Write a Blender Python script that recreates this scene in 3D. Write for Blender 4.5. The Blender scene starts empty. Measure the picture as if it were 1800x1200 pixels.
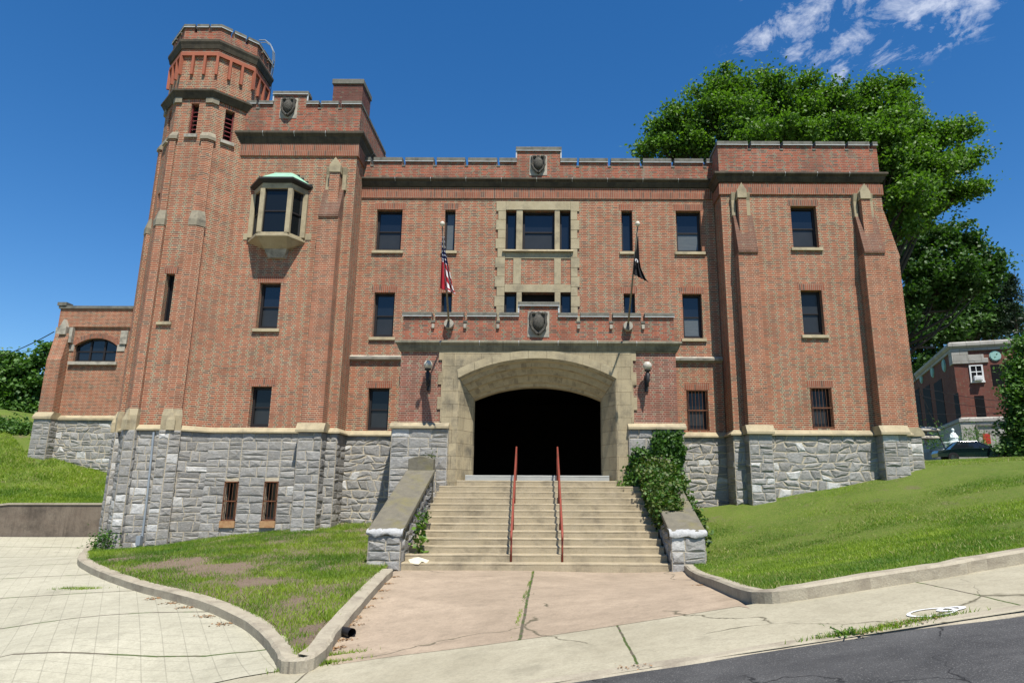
import bpy, math, random
import numpy as np
from mathutils import Vector, Matrix
from mathutils.geometry import delaunay_2d_cdt
random.seed(7); rng = np.random.default_rng(7)
S = bpy.context.scene; COL = S.collection
R = math.radians; PI = math.pi
# ------------------------------------------------ camera maths (eye at the world origin, facade parallel to X)
F = 1193.; PX = 965.; PY = 600.; P = math.atan(272/1193.); RHO = .0045
cp, sp = math.cos(P), math.sin(P)
def ray(x, y):
    a = (x-PX)/F; b = -(y-PY)/F
    a, b = a-RHO*b, b+RHO*a
    return (a, cp-b*sp, sp+b*cp)
def W(x, y, Y):
    d = ray(x, y); t = Y/d[1]; return d[0]*t, d[2]*t
def WX(x, y, Y): return W(x, y, Y)[0]
def WZ(x, y, Y): return W(x, y, Y)[1]
def V(x, y, Y): a = W(x, y, Y); return Vector((a[0], Y, a[1]))
# ------------------------------------------------ tagging
def tag(o, label=None, cat=None, group=None, kind=None):
    if label: o['label'] = label
    if cat: o['category'] = cat
    if group: o['group'] = group
    if kind: o['kind'] = kind
    return o
def empty(name, loc=(0, 0, 0), rz=0, **k):
    o = bpy.data.objects.new(name, None); COL.objects.link(o); o.location = loc; o.rotation_euler = (0, 0, rz)
    o.empty_display_size = .3
    return tag(o, **k)
# ------------------------------------------------ mesh builder, UVs in metres
class MB:
    def __init__(s): s.v = []; s.f = []
    def add(s, vs, fs):
        n = len(s.v); s.v += [tuple(v) for v in vs]; s.f += [tuple(i+n for i in f) for f in fs]; return s
    def box(s, x0, x1, y0, y1, z0, z1):
        return s.add([(x0,y0,z0),(x1,y0,z0),(x1,y1,z0),(x0,y1,z0),(x0,y0,z1),(x1,y0,z1),(x1,y1,z1),(x0,y1,z1)],
                     [(0,1,5,4),(1,2,6,5),(2,3,7,6),(3,0,4,7),(4,5,6,7),(3,2,1,0)])
    def obox(s, c, ax, ay, hx, hy, z0, z1):          # box on two horizontal axes
        c = Vector(c); ax = Vector(ax); ay = Vector(ay)
        q = [c-ax*hx-ay*hy, c+ax*hx-ay*hy, c+ax*hx+ay*hy, c-ax*hx+ay*hy]
        return s.prism([(p[0], p[1]) for p in q], z0, z1)
    def prism(s, poly, z0, z1, top=None):
        n = len(poly); t = top or poly
        return s.add([(x,y,z0) for x,y in poly]+[(x,y,z1) for x,y in t],
                     [(i,(i+1)%n,(i+1)%n+n,i+n) for i in range(n)]+[tuple(range(n,2*n)), tuple(range(n-1,-1,-1))])
    def extr(s, poly, y0, y1):                       # polygon in X,Z (seen from the front, counter-clockwise) pushed in Y
        n = len(poly)
        return s.add([(x,y0,z) for x,z in poly]+[(x,y1,z) for x,z in poly],
                     [tuple(range(n)), tuple(range(2*n-1,n-1,-1))]+[((i+1)%n,i,i+n,(i+1)%n+n) for i in range(n)])
    def extrx(s, poly, x0, x1):                      # polygon in Y,Z pushed in X
        n = len(poly)
        return s.add([(x0,y,z) for y,z in poly]+[(x1,y,z) for y,z in poly],
                     [tuple(range(n-1,-1,-1)), tuple(range(n,2*n))]+[(i,(i+1)%n,(i+1)%n+n,i+n) for i in range(n)])
    def tube(s, pts, r, n=8, cap=True):
        pts = [Vector(p) for p in pts]; rs = r if isinstance(r, (list, tuple)) else [r]*len(pts)
        vs = []; prev = None
        for i, p in enumerate(pts):
            d = (pts[min(i+1,len(pts)-1)]-pts[max(i-1,0)]).normalized()
            a = prev if prev is not None else (Vector((0,0,1)) if abs(d.z) < .9 else Vector((1,0,0)))
            a = (a-d*a.dot(d)).normalized(); b = d.cross(a); prev = a
            for k in range(n):
                t = 2*PI*k/n; vs.append(p+(a*math.cos(t)+b*math.sin(t))*rs[i])
        fs = [(i*n+k, i*n+(k+1)%n, (i+1)*n+(k+1)%n, (i+1)*n+k) for i in range(len(pts)-1) for k in range(n)]
        if cap: fs += [tuple(range(n-1,-1,-1)), tuple(range((len(pts)-1)*n, len(pts)*n))]
        return s.add(vs, fs)
    def lathe(s, c, prof, n=16):
        vs = [(c[0]+r*math.cos(2*PI*k/n), c[1]+r*math.sin(2*PI*k/n), c[2]+z) for r,z in prof for k in range(n)]
        fs = [(i*n+k, i*n+(k+1)%n, (i+1)*n+(k+1)%n, (i+1)*n+k) for i in range(len(prof)-1) for k in range(n)]
        fs += [tuple(range(n-1,-1,-1)), tuple(range((len(prof)-1)*n, len(prof)*n))]
        return s.add(vs, fs)
    def sweep(s, path, prof, closed=False):          # prof: (outward, z) around a plan path, outward = right of travel
        n = len(path); m = len(prof); rows = []
        def nrm(a, b):
            d = Vector((b[0]-a[0], b[1]-a[1])).normalized(); return Vector((d.y, -d.x))
        for i in range(n):
            a = nrm(path[i-1], path[i]) if (i > 0 or closed) else None
            b = nrm(path[i], path[(i+1)%n]) if (i < n-1 or closed) else None
            if a is None: q = b
            elif b is None: q = a
            else: q = (a+b)/(1+a.dot(b))
            rows.append([(path[i][0]+q.x*o, path[i][1]+q.y*o, z) for o, z in prof])
        vs = [v for r_ in rows for v in r_]; fs = []
        for i in range(n if closed else n-1):
            j = (i+1)%n
            for k in range(m): fs.append((i*m+k, j*m+k, j*m+(k+1)%m, i*m+(k+1)%m))
        if not closed: fs += [tuple(range(m)), tuple(range((n-1)*m+m-1, (n-1)*m-1, -1))]
        return s.add(vs, fs)
    def build(s, name, mat, parent=None, smooth=False, bevel=0, fix=True):
        me = bpy.data.meshes.new(name); me.from_pydata(s.v, [], s.f); me.update()
        if fix:
            import bmesh
            bm = bmesh.new(); bm.from_mesh(me)
            bmesh.ops.remove_doubles(bm, verts=bm.verts, dist=1e-5)
            bmesh.ops.recalc_face_normals(bm, faces=bm.faces)
            bm.to_mesh(me); bm.free()
        uvs(me)
        me.materials.append(M[mat])
        if smooth: me.shade_smooth()
        o = bpy.data.objects.new(name, me); COL.objects.link(o)
        if parent: o.parent = parent
        if bevel:
            b = o.modifiers.new('b', 'BEVEL'); b.width = bevel; b.segments = 2; b.limit_method = 'ANGLE'; b.angle_limit = R(40)
        return o
def uvs(me):
    uv = me.uv_layers.new(name='UVMap'); vs = me.vertices
    for p in me.polygons:
        n = p.normal
        for li in p.loop_indices:
            c = vs[me.loops[li].vertex_index].co
            if abs(n.z) > .75: u = (c.x, c.y)
            else:
                l = math.hypot(n.x, n.y) or 1; u = (c.x*(-n.y/l)+c.y*(n.x/l), c.z)
            uv.data[li].uv = u
def wallface(mb, p0, p1, z0, z1, ops=(), depth=.3):
    """wall from p0 to p1 (outward on the right of travel), openings (s0,s1,z0,z1) in metres along it, with reveals"""
    a = Vector((p0[0], p0[1], 0)); b = Vector((p1[0], p1[1], 0)); L = (b-a).length; d = (b-a)/L; n = Vector((d.y, -d.x, 0))
    ss = sorted({0, L, *[o[0] for o in ops], *[o[1] for o in ops]}); zs = sorted({z0, z1, *[o[2] for o in ops], *[o[3] for o in ops]})
    pt = lambda s, z, q=0: a+d*s-n*q+Vector((0, 0, z))
    for i in range(len(ss)-1):
        for j in range(len(zs)-1):
            cs = (ss[i]+ss[i+1])/2; cz = (zs[j]+zs[j+1])/2
            if any(o[0] < cs < o[1] and o[2] < cz < o[3] for o in ops): continue
            mb.add([pt(ss[i],zs[j]), pt(ss[i+1],zs[j]), pt(ss[i+1],zs[j+1]), pt(ss[i],zs[j+1])], [(0,1,2,3)])
    for s0, s1, q0, q1 in ops:
        D = depth
        mb.add([pt(s0,q0), pt(s0,q0,D), pt(s0,q1,D), pt(s0,q1)], [(0,1,2,3)])
        mb.add([pt(s1,q0), pt(s1,q1), pt(s1,q1,D), pt(s1,q0,D)], [(0,1,2,3)])
        mb.add([pt(s0,q1), pt(s0,q1,D), pt(s1,q1,D), pt(s1,q1)], [(0,1,2,3)])
        if q0 > z0+1e-3: mb.add([pt(s0,q0), pt(s1,q0), pt(s1,q0,D), pt(s0,q0,D)], [(0,1,2,3)])
# ------------------------------------------------ materials
M = {}
class N:
    def __init__(s, name):
        s.m = bpy.data.materials.new(name); s.m.use_nodes = True; s.t = s.m.node_tree; s.t.nodes.clear()
        s.out = s.t.nodes.new('ShaderNodeOutputMaterial'); s.b = s.t.nodes.new('ShaderNodeBsdfPrincipled')
        s.t.links.new(s.b.outputs[0], s.out.inputs[0]); M[name] = s.m
    def n(s, typ, **k):
        o = s.t.nodes.new('ShaderNode'+typ)
        for a, v in k.items(): setattr(o, a, v)
        return o
    def link(s, a, b): s.t.links.new(a, b)
    def val(s, sock, v):
        if hasattr(v, 'is_output') or isinstance(v, bpy.types.NodeSocket): s.link(v, sock)
        else: sock.default_value = v
    def math(s, op, a, b=0., c=None):
        o = s.n('Math', operation=op); s.val(o.inputs[0], a); s.val(o.inputs[1], b)
        if c is not None: s.val(o.inputs[2], c)
        return o.outputs[0]
    def mix(s, f, a, b, mode='MIX'):
        o = s.n('Mix', data_type='RGBA', blend_type=mode); s.val(o.inputs[0], f)
        for i, v in ((6, a), (7, b)):
            if isinstance(v, (tuple, list)): v = (*v[:3], 1)
            s.val(o.inputs[i], v)
        return o.outputs[2]
    def uv(s): return s.n('UVMap').outputs[0]
    def obj(s): return s.n('TexCoord').outputs['Object']
    def scale(s, v, x, y=None, z=None):
        o = s.n('Mapping'); s.link(v, o.inputs[0]); o.inputs['Scale'].default_value = (x, x if y is None else y, x if z is None else z); return o.outputs[0]
    def noise(s, v, sc, det=4, rough=.6, dist=0):
        o = s.n('TexNoise'); s.link(v, o.inputs['Vector']); o.inputs['Scale'].default_value = sc
        o.inputs['Detail'].default_value = det; o.inputs['Roughness'].default_value = rough; o.inputs['Distortion'].default_value = dist
        return o.outputs[0]
    def ramp(s, f, stops, const=False):
        o = s.n('ValToRGB'); s.link(f, o.inputs[0]); e = o.color_ramp.elements
        if const: o.color_ramp.interpolation = 'CONSTANT'
        while len(e) < len(stops): e.new(.5)
        for i, (p, c) in enumerate(stops):
            e[i].position = p; e[i].color = (*(c if isinstance(c, (tuple, list)) else (c,c,c))[:3], 1)
        return o.outputs[0]
    def rng(s, v, a, b, c=0., d=1.):
        o = s.n('MapRange'); s.link(v, o.inputs[0])
        for i, x in enumerate((a,b,c,d)): o.inputs[i+1].default_value = x
        return o.outputs[0]
    def bump(s, h, st, dist=.02):
        o = s.n('Bump'); o.inputs['Strength'].default_value = st; o.inputs['Distance'].default_value = dist
        s.link(h, o.inputs['Height']); s.link(o.outputs[0], s.b.inputs['Normal'])
    def fin(s, col, rough=.85, spec=.25, metal=0.):
        s.val(s.b.inputs['Base Color'], (*col, 1) if isinstance(col, (tuple, list)) else col)
        s.val(s.b.inputs['Roughness'], rough); s.b.inputs['Specular IOR Level'].default_value = spec
        s.b.inputs['Metallic'].default_value = metal
        return s.m
def brick_mat(name, red=(.325,.078,.035), red2=(.155,.041,.025), mort=(.54,.445,.30), hdr=(.19,.155,.10), hp=.66, soldier=False, weather=.42, bw=.31, hw=.32):
    m = N(name); uv = m.uv(); sep = m.n('SeparateXYZ'); m.link(uv, sep.inputs[0]); u, v = sep.outputs[0], sep.outputs[1]
    if soldier: u, v = v, u; ch, bwid = .072, .24
    else: ch, bwid = .072, bw
    rv = m.math('DIVIDE', v, ch); row = m.math('FLOOR', rv); fv = m.math('FRACT', rv)
    par = m.math('MODULO', m.math('ABSOLUTE', row), 2.)
    uu = m.math('ADD', m.math('DIVIDE', u, bwid), m.math('MULTIPLY', par, .0 if soldier else .19))
    cell = m.math('FLOOR', uu); fu = m.math('FRACT', uu)
    ish = m.math('LESS_THAN', fu, 0. if soldier else hw)
    mh = m.math('LESS_THAN', fv, .22)
    mv = m.math('MAXIMUM', m.math('LESS_THAN', fu, .035), 0. if soldier else m.math('LESS_THAN', m.math('ABSOLUTE', m.math('SUBTRACT', fu, hw)), .017))
    mo = m.math('MAXIMUM', mh, mv)
    cmb = m.n('CombineXYZ'); m.link(m.math('ADD', cell, m.math('MULTIPLY', ish, .37)), cmb.inputs[0]); m.link(row, cmb.inputs[1])
    wn = m.n('TexWhiteNoise', noise_dimensions='2D'); m.link(cmb.outputs[0], wn.inputs['Vector']); r = wn.outputs[0]
    sw = m.n('SeparateColor'); m.link(wn.outputs[1], sw.inputs[0]); r2 = sw.outputs[1]
    c = m.mix(r, red2, red)
    c = m.mix(m.math('LESS_THAN', r2, .12), c, (.10,.05,.04))
    hc = m.mix(m.math('LESS_THAN', r2, hp), c, m.mix(r, tuple(x*.55 for x in hdr), hdr))
    c = m.mix(ish, c, hc)
    nz = m.noise(uv, 60., 2); c = m.mix(m.rng(nz, .3, .7, 0, .35), c, m.mix(.5, c, mort))
    mcol = m.mix(m.noise(uv, 7., 3), tuple(x*.62 for x in mort), tuple(min(1, x*1.25) for x in mort))
    c = m.mix(mo, c, mcol)
    big = m.noise(uv, .55, 6, .65); st = m.noise(m.scale(uv, 2.2, .25), 1., 5, .7)
    c = m.mix(m.rng(big, .5, .75, 0, weather), c, (.09,.07,.055))
    c = m.mix(m.rng(st, .58, .8, 0, weather), c, (.30,.26,.20))
    c = m.mix(m.rng(m.noise(m.scale(uv, 3.1, .16), 1.3, 5, .75), .57, .76, 0, weather*.65), c, (.085,.05,.038))
    c = m.mix(m.rng(m.noise(uv, .28, 3), .35, .65, 0, .16), c, (.34,.12,.065)); c = m.mix(m.rng(m.noise(m.scale(uv, 1, 1.6), .9, 5, .7), .42, .66, 0, .42), c, m.mix(1., c, (.62,.52,.46), 'MULTIPLY'))
    h = m.math('SUBTRACT', m.math('MULTIPLY', nz, .3), mo); m.bump(h, .5, .012)
    return m.fin(c, .9, .15)
brick_mat('brick')
brick_mat('brick_plain', hp=.10)
brick_mat('brick_weathered', red=(.15,.055,.036), red2=(.085,.035,.025), mort=(.26,.22,.16), hp=.2, weather=.5)
brick_mat('brick_parapet', red=(.36,.068,.030), red2=(.16,.038,.024), hp=.5, weather=.8, mort=(.36,.30,.22))
brick_mat('brick_porch', red=(.25,.052,.033), red2=(.095,.027,.021), hp=.25, mort=(.44,.37,.28), weather=.6)
brick_mat('brick_soldier', red=(.30,.085,.045), red2=(.19,.056,.034), soldier=True, mort=(.34,.28,.20))
brick_mat('brick_dark', red=(.15,.045,.035), red2=(.08,.03,.025), hp=.1, mort=(.13,.10,.09))
brick_mat('brick_far', red=(.155,.042,.030), red2=(.11,.03,.024), hp=.1, mort=(.17,.12,.10))
def plain(name, c1, c2, sc=3., rough=.85, bump=.3, spec=.25, stain=None, sts=1., joints=None, metal=0., streak=0., bd=.01):
    m = N(name); uv = m.uv(); n = m.noise(uv, sc, 8, .7, .3); n3 = m.noise(uv, sc*14, 3)
    c = m.mix(m.rng(n, .3, .7), c1, c2)
    c = m.mix(m.rng(n3, .35, .7, 0, .35), c, tuple(x*.6 for x in c1))
    if stain: c = m.mix(m.rng(m.noise(uv, sts, 6, .7), .48, .68, 0, .85), c, stain)
    if streak: c = m.mix(m.rng(m.noise(m.scale(uv, 9, .5), 1., 4, .7), .5, .75, 0, streak), c, tuple(x*.3 for x in c1))
    h = m.math('ADD', n, m.math('MULTIPLY', n3, .5))
    if joints:
        bt = m.n('TexBrick'); m.link(uv, bt.inputs['Vector']); bt.inputs['Scale'].default_value = 1; bt.inputs['Mortar Size'].default_value = joints[2]
        bt.inputs['Brick Width'].default_value = joints[0]; bt.inputs['Row Height'].default_value = joints[1]; bt.inputs['Mortar Smooth'].default_value = .3
        bt.inputs['Color1'].default_value = (1,1,1,1); bt.inputs['Color2'].default_value = (.8,.8,.8,1); bt.inputs['Mortar'].default_value = (.5,.48,.45,1)
        c = m.mix(1., c, bt.outputs[0], 'MULTIPLY'); h = m.math('SUBTRACT', h, m.math('MULTIPLY', bt.outputs[1], 1.2))
    m.bump(h, bump, bd)
    return m.fin(c, rough, spec, metal)
plain('limestone', (.33,.27,.165), (.42,.36,.235), 2.2, stain=(.17,.145,.10), sts=1.3)
plain('limestone_block', (.36,.295,.185), (.45,.375,.235), 2., stain=(.13,.115,.085), sts=1.1, joints=(.9,.42,.008), streak=.35, bump=.6)
plain('limestone_dark', (.22,.19,.135), (.30,.265,.19), 3., stain=(.10,.09,.07), sts=2.)
plain('limestone_grey', (.34,.31,.25), (.42,.39,.32), 3., stain=(.10,.095,.08), sts=2.)
plain('arch_stone', (.30,.245,.15), (.40,.33,.21), 2.5, stain=(.13,.10,.065), sts=1.6, bump=.5)
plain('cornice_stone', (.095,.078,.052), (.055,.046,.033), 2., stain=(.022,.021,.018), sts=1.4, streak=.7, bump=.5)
plain('porch_cornice', (.24,.22,.155), (.15,.14,.10), 2., stain=(.05,.047,.038), sts=1.2, streak=.7, bump=.5)
plain('coping', (.19,.185,.155), (.11,.105,.085), 5., stain=(.055,.055,.045), sts=3., bump=.6)
plain('lead', (.50,.52,.52), (.36,.38,.38), 6.)
plain('terracotta', (.38,.120,.065), (.30,.095,.055), 3., stain=(.25,.09,.06))
plain('copper', (.22,.44,.31), (.30,.52,.38), 3., rough=.6, stain=(.14,.28,.20), sts=2.)
plain('tar', (.022,.022,.022), (.035,.035,.033), 5., rough=.6)
plain('frame_dark', (.018,.015,.015), (.026,.022,.021), 8., rough=.45, bump=.05)
plain('black_iron', (.012,.012,.013), (.025,.023,.022), 8., rough=.5, bump=.15)
plain('rust', (.16,.06,.028), (.09,.042,.026), 12., stain=(.24,.11,.05), sts=6.)
plain('rust_sill', (.42,.26,.13), (.34,.19,.09), 9., stain=(.24,.10,.04), sts=5.)
plain('red_paint', (.27,.055,.035), (.21,.048,.032), 6., rough=.6, stain=(.11,.055,.035), sts=4.)
plain('red_louver', (.17,.025,.025), (.12,.02,.02), 6., rough=.6)
plain('galv', (.33,.37,.40), (.25,.28,.31), 5., rough=.5, metal=.3)
plain('pole_metal', (.26,.23,.17), (.16,.14,.11), 6., rough=.5)
plain('gilt', (.62,.56,.44), (.5,.45,.36), 6., rough=.35)
plain('shield_stone', (.085,.078,.065), (.045,.042,.036), 9., stain=(.15,.14,.11), sts=6., bump=.9, bd=.03)
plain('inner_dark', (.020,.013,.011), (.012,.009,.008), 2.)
plain('step', (.32,.265,.170), (.40,.335,.23), 2., stain=(.155,.13,.09), sts=1.3, bump=.6)
plain('landing_stone', (.30,.31,.29), (.38,.38,.35), 3.)
plain('slab', (.12,.11,.085), (.20,.18,.13), 4., stain=(.17,.15,.06), sts=1.1, bump=1., bd=.03)
plain('white_render', (.60,.60,.58), (.42,.42,.41), 9., bump=1., bd=.05)
plain('kerb', (.31,.27,.20), (.39,.35,.26), 3., stain=(.19,.16,.12), sts=2., bump=.6, bd=.02)
plain('retaining', (.13,.10,.075), (.20,.165,.125), 1.6, stain=(.055,.045,.035), sts=.9, bump=.6, streak=.5)
plain('white_paint', (.72,.72,.70), (.62,.62,.60), 20., stain=(.40,.39,.36), sts=9.)
plain('pale_stone_far', (.42,.40,.36), (.34,.32,.28), 1., joints=(1.1,.6,.02), stain=(.25,.235,.205), sts=.5)
plain('copper_far', (.24,.42,.38), (.30,.48,.43), 2.)
plain('statue_white', (.70,.76,.73), (.60,.70,.66), 4.)
plain('bark', (.085,.065,.048), (.05,.04,.03), 3., bump=1., bd=.04)
plain('plastic_black', (.012,.012,.013), (.02,.02,.022), 10., rough=.45)
plain('paper', (.68,.62,.45), (.55,.5,.36), 9.)
plain('white_frame', (.68,.68,.66), (.6,.6,.58), 9., rough=.5)
plain('red_door', (.45,.04,.025), (.35,.03,.02), 4., rough=.5)
plain('wood_pole', (.10,.075,.06), (.07,.055,.045), 4.)
plain('pow_black', (.008,.008,.009), (.012,.012,.013), 8., rough=.8)
plain('pow_white', (.55,.55,.55), (.5,.5,.5), 8.)
plain('litter', (.30,.17,.08), (.20,.12,.06), 9.)
plain('far_ground', (.11,.14,.045), (.15,.16,.06), .3)
plain('roof_tar', (.07,.07,.07), (.1,.1,.1), 1.)
m = N('globe'); m.fin((.80,.79,.74), .25, .5); m.b.inputs['Subsurface Weight'].default_value = .3; m.b.inputs['Subsurface Radius'].default_value = (.1,.1,.1)
m.fin(m.mix(m.noise(m.obj(), 9., 3), (.34,.29,.19), (.52,.50,.45)), .3, .5)
m = N('glass'); m.fin(m.mix(m.noise(m.obj(), .8, 2), (.004,.006,.009), (.012,.015,.019)), .06, .55); m.b.inputs['IOR'].default_value = 1.55; m.bump(m.noise(m.obj(), 2., 1), .04, .02)
m = N('glass_screen'); m.fin(m.mix(m.noise(m.obj(), 1.5, 3), (.014,.016,.017), (.030,.032,.033)), .3, .4)
m = N('glass_blind'); m.fin(m.mix(m.noise(m.scale(m.obj(), 1, 1, 9), 1.5, 3), (.07,.08,.08), (.12,.13,.125)), .15, .6)
m = N('glass_far'); m.fin((.006,.006,.007), .7, .1)
m = N('glass_dark'); m.fin((.008,.010,.011), .12, .35)
m = N('car_paint'); m.fin((.008,.022,.02), .18, .6); m.b.inputs['Coat Weight'].default_value = .6
m = N('chrome'); m.fin((.6,.6,.6), .2, .5, 1.)
m = N('headlamp'); m.fin((.75,.75,.75), .1, .6)
m = N('indicator'); m.fin((.75,.25,.18), .3, .5)
m = N('tyre'); m.fin((.015,.015,.015), .8)
m = N('flag_us')
uv = m.uv(); sep = m.n('SeparateXYZ'); m.link(uv, sep.inputs[0]); u, v = sep.outputs[0], sep.outputs[1]
st = m.math('LESS_THAN', m.math('FRACT', m.math('MULTIPLY', v, 6.5)), .5)
c = m.mix(st, (.62,.60,.58), (.30,.010,.018))
can = m.math('MULTIPLY', m.math('LESS_THAN', u, .42), m.math('GREATER_THAN', v, .46))
vo = m.n('TexVoronoi', voronoi_dimensions='2D'); m.link(m.scale(uv, 14, 16, 1), vo.inputs['Vector']); vo.inputs['Scale'].default_value = 1; vo.inputs['Randomness'].default_value = 0
c = m.mix(can, c, m.mix(m.math('LESS_THAN', vo.outputs[0], .25), (.012,.016,.07), (.6,.6,.62)))
m.fin(c, .8, .2)
# ---- grounds
def lawn_mat():
    m = N('lawn'); o = m.obj(); a = m.noise(o, .5, 5, .65); b = m.noise(o, 9., 5, .7); d = m.noise(o, 45., 3)
    c = m.mix(m.rng(a, .35, .65), (.085,.15,.018), (.15,.215,.032)); c = m.mix(m.rng(b, .4, .7), c, (.18,.20,.055))
    c = m.mix(m.rng(m.noise(o, .9, 6, .7), .56, .72, 0, .9), c, (.19,.145,.10)); c = m.mix(m.rng(d, .3, .7, 0, .5), c, (.03,.045,.012))
    m.bump(m.math('ADD', b, d), .8, .05); m.fin(c, .95, .1)
lawn_mat()
m = N('soil'); o = m.obj(); c = m.mix(m.noise(o, 5., 8, .75), (.17,.12,.085), (.30,.235,.17)); c = m.mix(m.rng(m.noise(o, 22., 4), .55, .7, 0, .7), c, (.10,.07,.05)); m.bump(m.noise(o, 22., 6, .8), 1., .06); m.fin(c, .95, .1)
m = N('asphalt'); o = m.obj(); c = m.mix(m.rng(m.noise(o, 1., 6, .7), .3, .7), (.034,.034,.034), (.080,.079,.077)); c = m.mix(m.rng(m.noise(o, 70., 3), .56, .66, 0, .6), c, (.20,.195,.185)); c = m.mix(m.rng(m.noise(m.scale(o, .35, 1.6, 1), 1.2, 5, .7), .5, .72, 0, .5), c, (.030,.030,.031))
vo = m.n('TexVoronoi', feature='DISTANCE_TO_EDGE'); nn = m.n('TexNoise'); m.link(o, nn.inputs['Vector']); nn.inputs['Scale'].default_value = 1.6; nn.inputs['Detail'].default_value = 7
ad = m.n('VectorMath', operation='MULTIPLY_ADD'); m.link(nn.outputs[1], ad.inputs[0]); ad.inputs[1].default_value = (.9,.9,0); m.link(o, ad.inputs[2]); m.link(m.scale(ad.outputs[0], .5), vo.inputs['Vector']); vo.inputs['Scale'].default_value = .6
ck = m.math('MULTIPLY', m.rng(vo.outputs[0], 0, .005, 1, 0), m.rng(m.noise(o, .5, 2), .5, .55))
c = m.mix(ck, c, (.012,.012,.012)); m.bump(m.math('SUBTRACT', m.noise(o, 90., 3), ck), .7, .012); m.fin(c, .85, .3)
def concrete(name, c1, c2, joints, crack=.004, diag=None, bandY=None):
    m = N(name); o = m.obj(); a = m.noise(o, .55, 7, .7, .4); b = m.noise(o, 28., 6, .8)
    c = m.mix(m.rng(a, .3, .7), c1, c2); c = m.mix(m.rng(m.noise(o, 5., 6, .75), .45, .7, 0, .45), c, tuple(x*.72 for x in c1)); c = m.mix(m.rng(b, .45, .7, 0, .5), c, tuple(x*.55 for x in c1))
    c = m.mix(m.rng(m.noise(m.scale(o, .5, 2.5, 1), 1.3, 6, .75), .55, .8, 0, .4), c, tuple(x*.7 for x in c2))
    sep = m.n('SeparateXYZ'); m.link(o, sep.inputs[0]); x, y = sep.outputs[0], sep.outputs[1]
    wob = m.math('MULTIPLY', m.math('SUBTRACT', m.noise(o, 3., 4), .5), .05)
    mask = None
    for ax, off, per, w in joints:
        q = m.math('ADD', m.math('ADD', {'x': x, 'y': y}[ax], wob), off)
        fr = m.math('FRACT', m.math('DIVIDE', q, per)); d = m.math('MULTIPLY', m.math('MINIMUM', fr, m.math('SUBTRACT', 1., fr)), per)
        k = m.rng(d, w*.5, w, 1, 0); mask = k if mask is None else m.math('MAXIMUM', mask, k)
    if diag:
        for sx, sy, per, w, st in diag:
            q = m.math('ADD', m.math('MULTIPLY', x, sx), m.math('MULTIPLY', y, sy))
            fr = m.math('FRACT', m.math('DIVIDE', q, per)); d = m.math('MULTIPLY', m.math('MINIMUM', fr, m.math('SUBTRACT', 1., fr)), per)
            k = m.math('MULTIPLY', m.rng(d, w*.4, w, st, 0), m.rng(m.noise(o, .8, 3), .25, .5)); c = m.mix(k, c, tuple(x_*.45 for x_ in c1))
    c = m.mix(m.rng(m.noise(m.scale(o, 1.3), 1., 5, .6), .58, .70, 0, .35), c, tuple(x_*.5 for x_ in c1)); c = m.mix(m.rng(m.noise(o, 9., 5, .8), .62, .72, 0, .35), c, tuple(x_*.4 for x_ in c1))
    vo = m.n('TexVoronoi', feature='DISTANCE_TO_EDGE'); nn = m.n('TexNoise'); m.link(o, nn.inputs['Vector']); nn.inputs['Scale'].default_value = 1.2; nn.inputs['Detail'].default_value = 8
    ad = m.n('VectorMath', operation='MULTIPLY_ADD'); m.link(nn.outputs[1], ad.inputs[0]); ad.inputs[1].default_value = (.9,.9,0); m.link(o, ad.inputs[2]); m.link(ad.outputs[0], vo.inputs['Vector']); vo.inputs['Scale'].default_value = .23
    ck = m.math('MULTIPLY', m.rng(vo.outputs[0], 0, crack, 1, 0), m.rng(m.noise(o, .35, 2), .47, .52))
    c = m.mix(ck, c, (.09,.08,.05))
    if mask is not None:
        jc = m.mix(m.rng(m.noise(o, 2.5, 3), .48, .56), (.10,.085,.06), (.055,.085,.02)); c = m.mix(mask, c, jc)
    h = m.math('ADD', m.math('MULTIPLY', b, .5), a)
    if mask is not None: h = m.math('SUBTRACT', h, mask)
    m.bump(m.math('SUBTRACT', h, ck), .5, .012); m.fin(c, .9, .2)
concrete('conc_walk', (.30,.27,.19), (.41,.375,.275), [('x', -.9, 3.9, .018)])
concrete('conc_drive', (.33,.31,.23), (.44,.415,.315), [('y', -.35, 2.05, .03)], diag=[(1,.62,.34,.011,.45), (.10,1,.30,.010,.40)], crack=.0004)
concrete('conc_pink', (.26,.205,.145), (.41,.325,.235), [('x', .36, 30., .03)], crack=.006)
# ---- leaves
def leaf_mat(name, dark, light, trans=.25):
    m = N(name); sep = m.n('SeparateXYZ'); m.link(m.uv(), sep.inputs[0])
    c = m.mix(sep.outputs[0], dark, light); c = m.mix(m.math('MULTIPLY', sep.outputs[1], .35), c, tuple(x*.6 for x in dark))
    m.fin(c, .55, .35)
    tr = m.n('BsdfTranslucent'); m.link(m.mix(1., c, (1.5,1.8,.6), 'MULTIPLY'), tr.inputs[0])
    mx = m.n('MixShader'); mx.inputs[0].default_value = trans; m.link(m.b.outputs[0], mx.inputs[1]); m.link(tr.outputs[0], mx.inputs[2]); m.link(mx.outputs[0], m.out.inputs[0])
leaf_mat('leaf_maple', (.052,.112,.013), (.130,.235,.030), .33)
leaf_mat('leaf_dark', (.028,.072,.014), (.070,.145,.025))
leaf_mat('leaf_pine', (.010,.024,.010), (.022,.048,.016), .1)
leaf_mat('leaf_left', (.045,.105,.020), (.105,.21,.038))
leaf_mat('leaf_bright', (.06,.12,.015), (.13,.23,.03))
leaf_mat('leaf_ivy', (.022,.065,.008), (.075,.165,.018), .2)
leaf_mat('leaf_ivy_dry', (.055,.085,.016), (.125,.155,.034), .2)
leaf_mat('blade', (.075,.165,.011), (.27,.355,.034), .38)
leaf_mat('blade_dry', (.24,.24,.07), (.36,.33,.13), .25)

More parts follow.
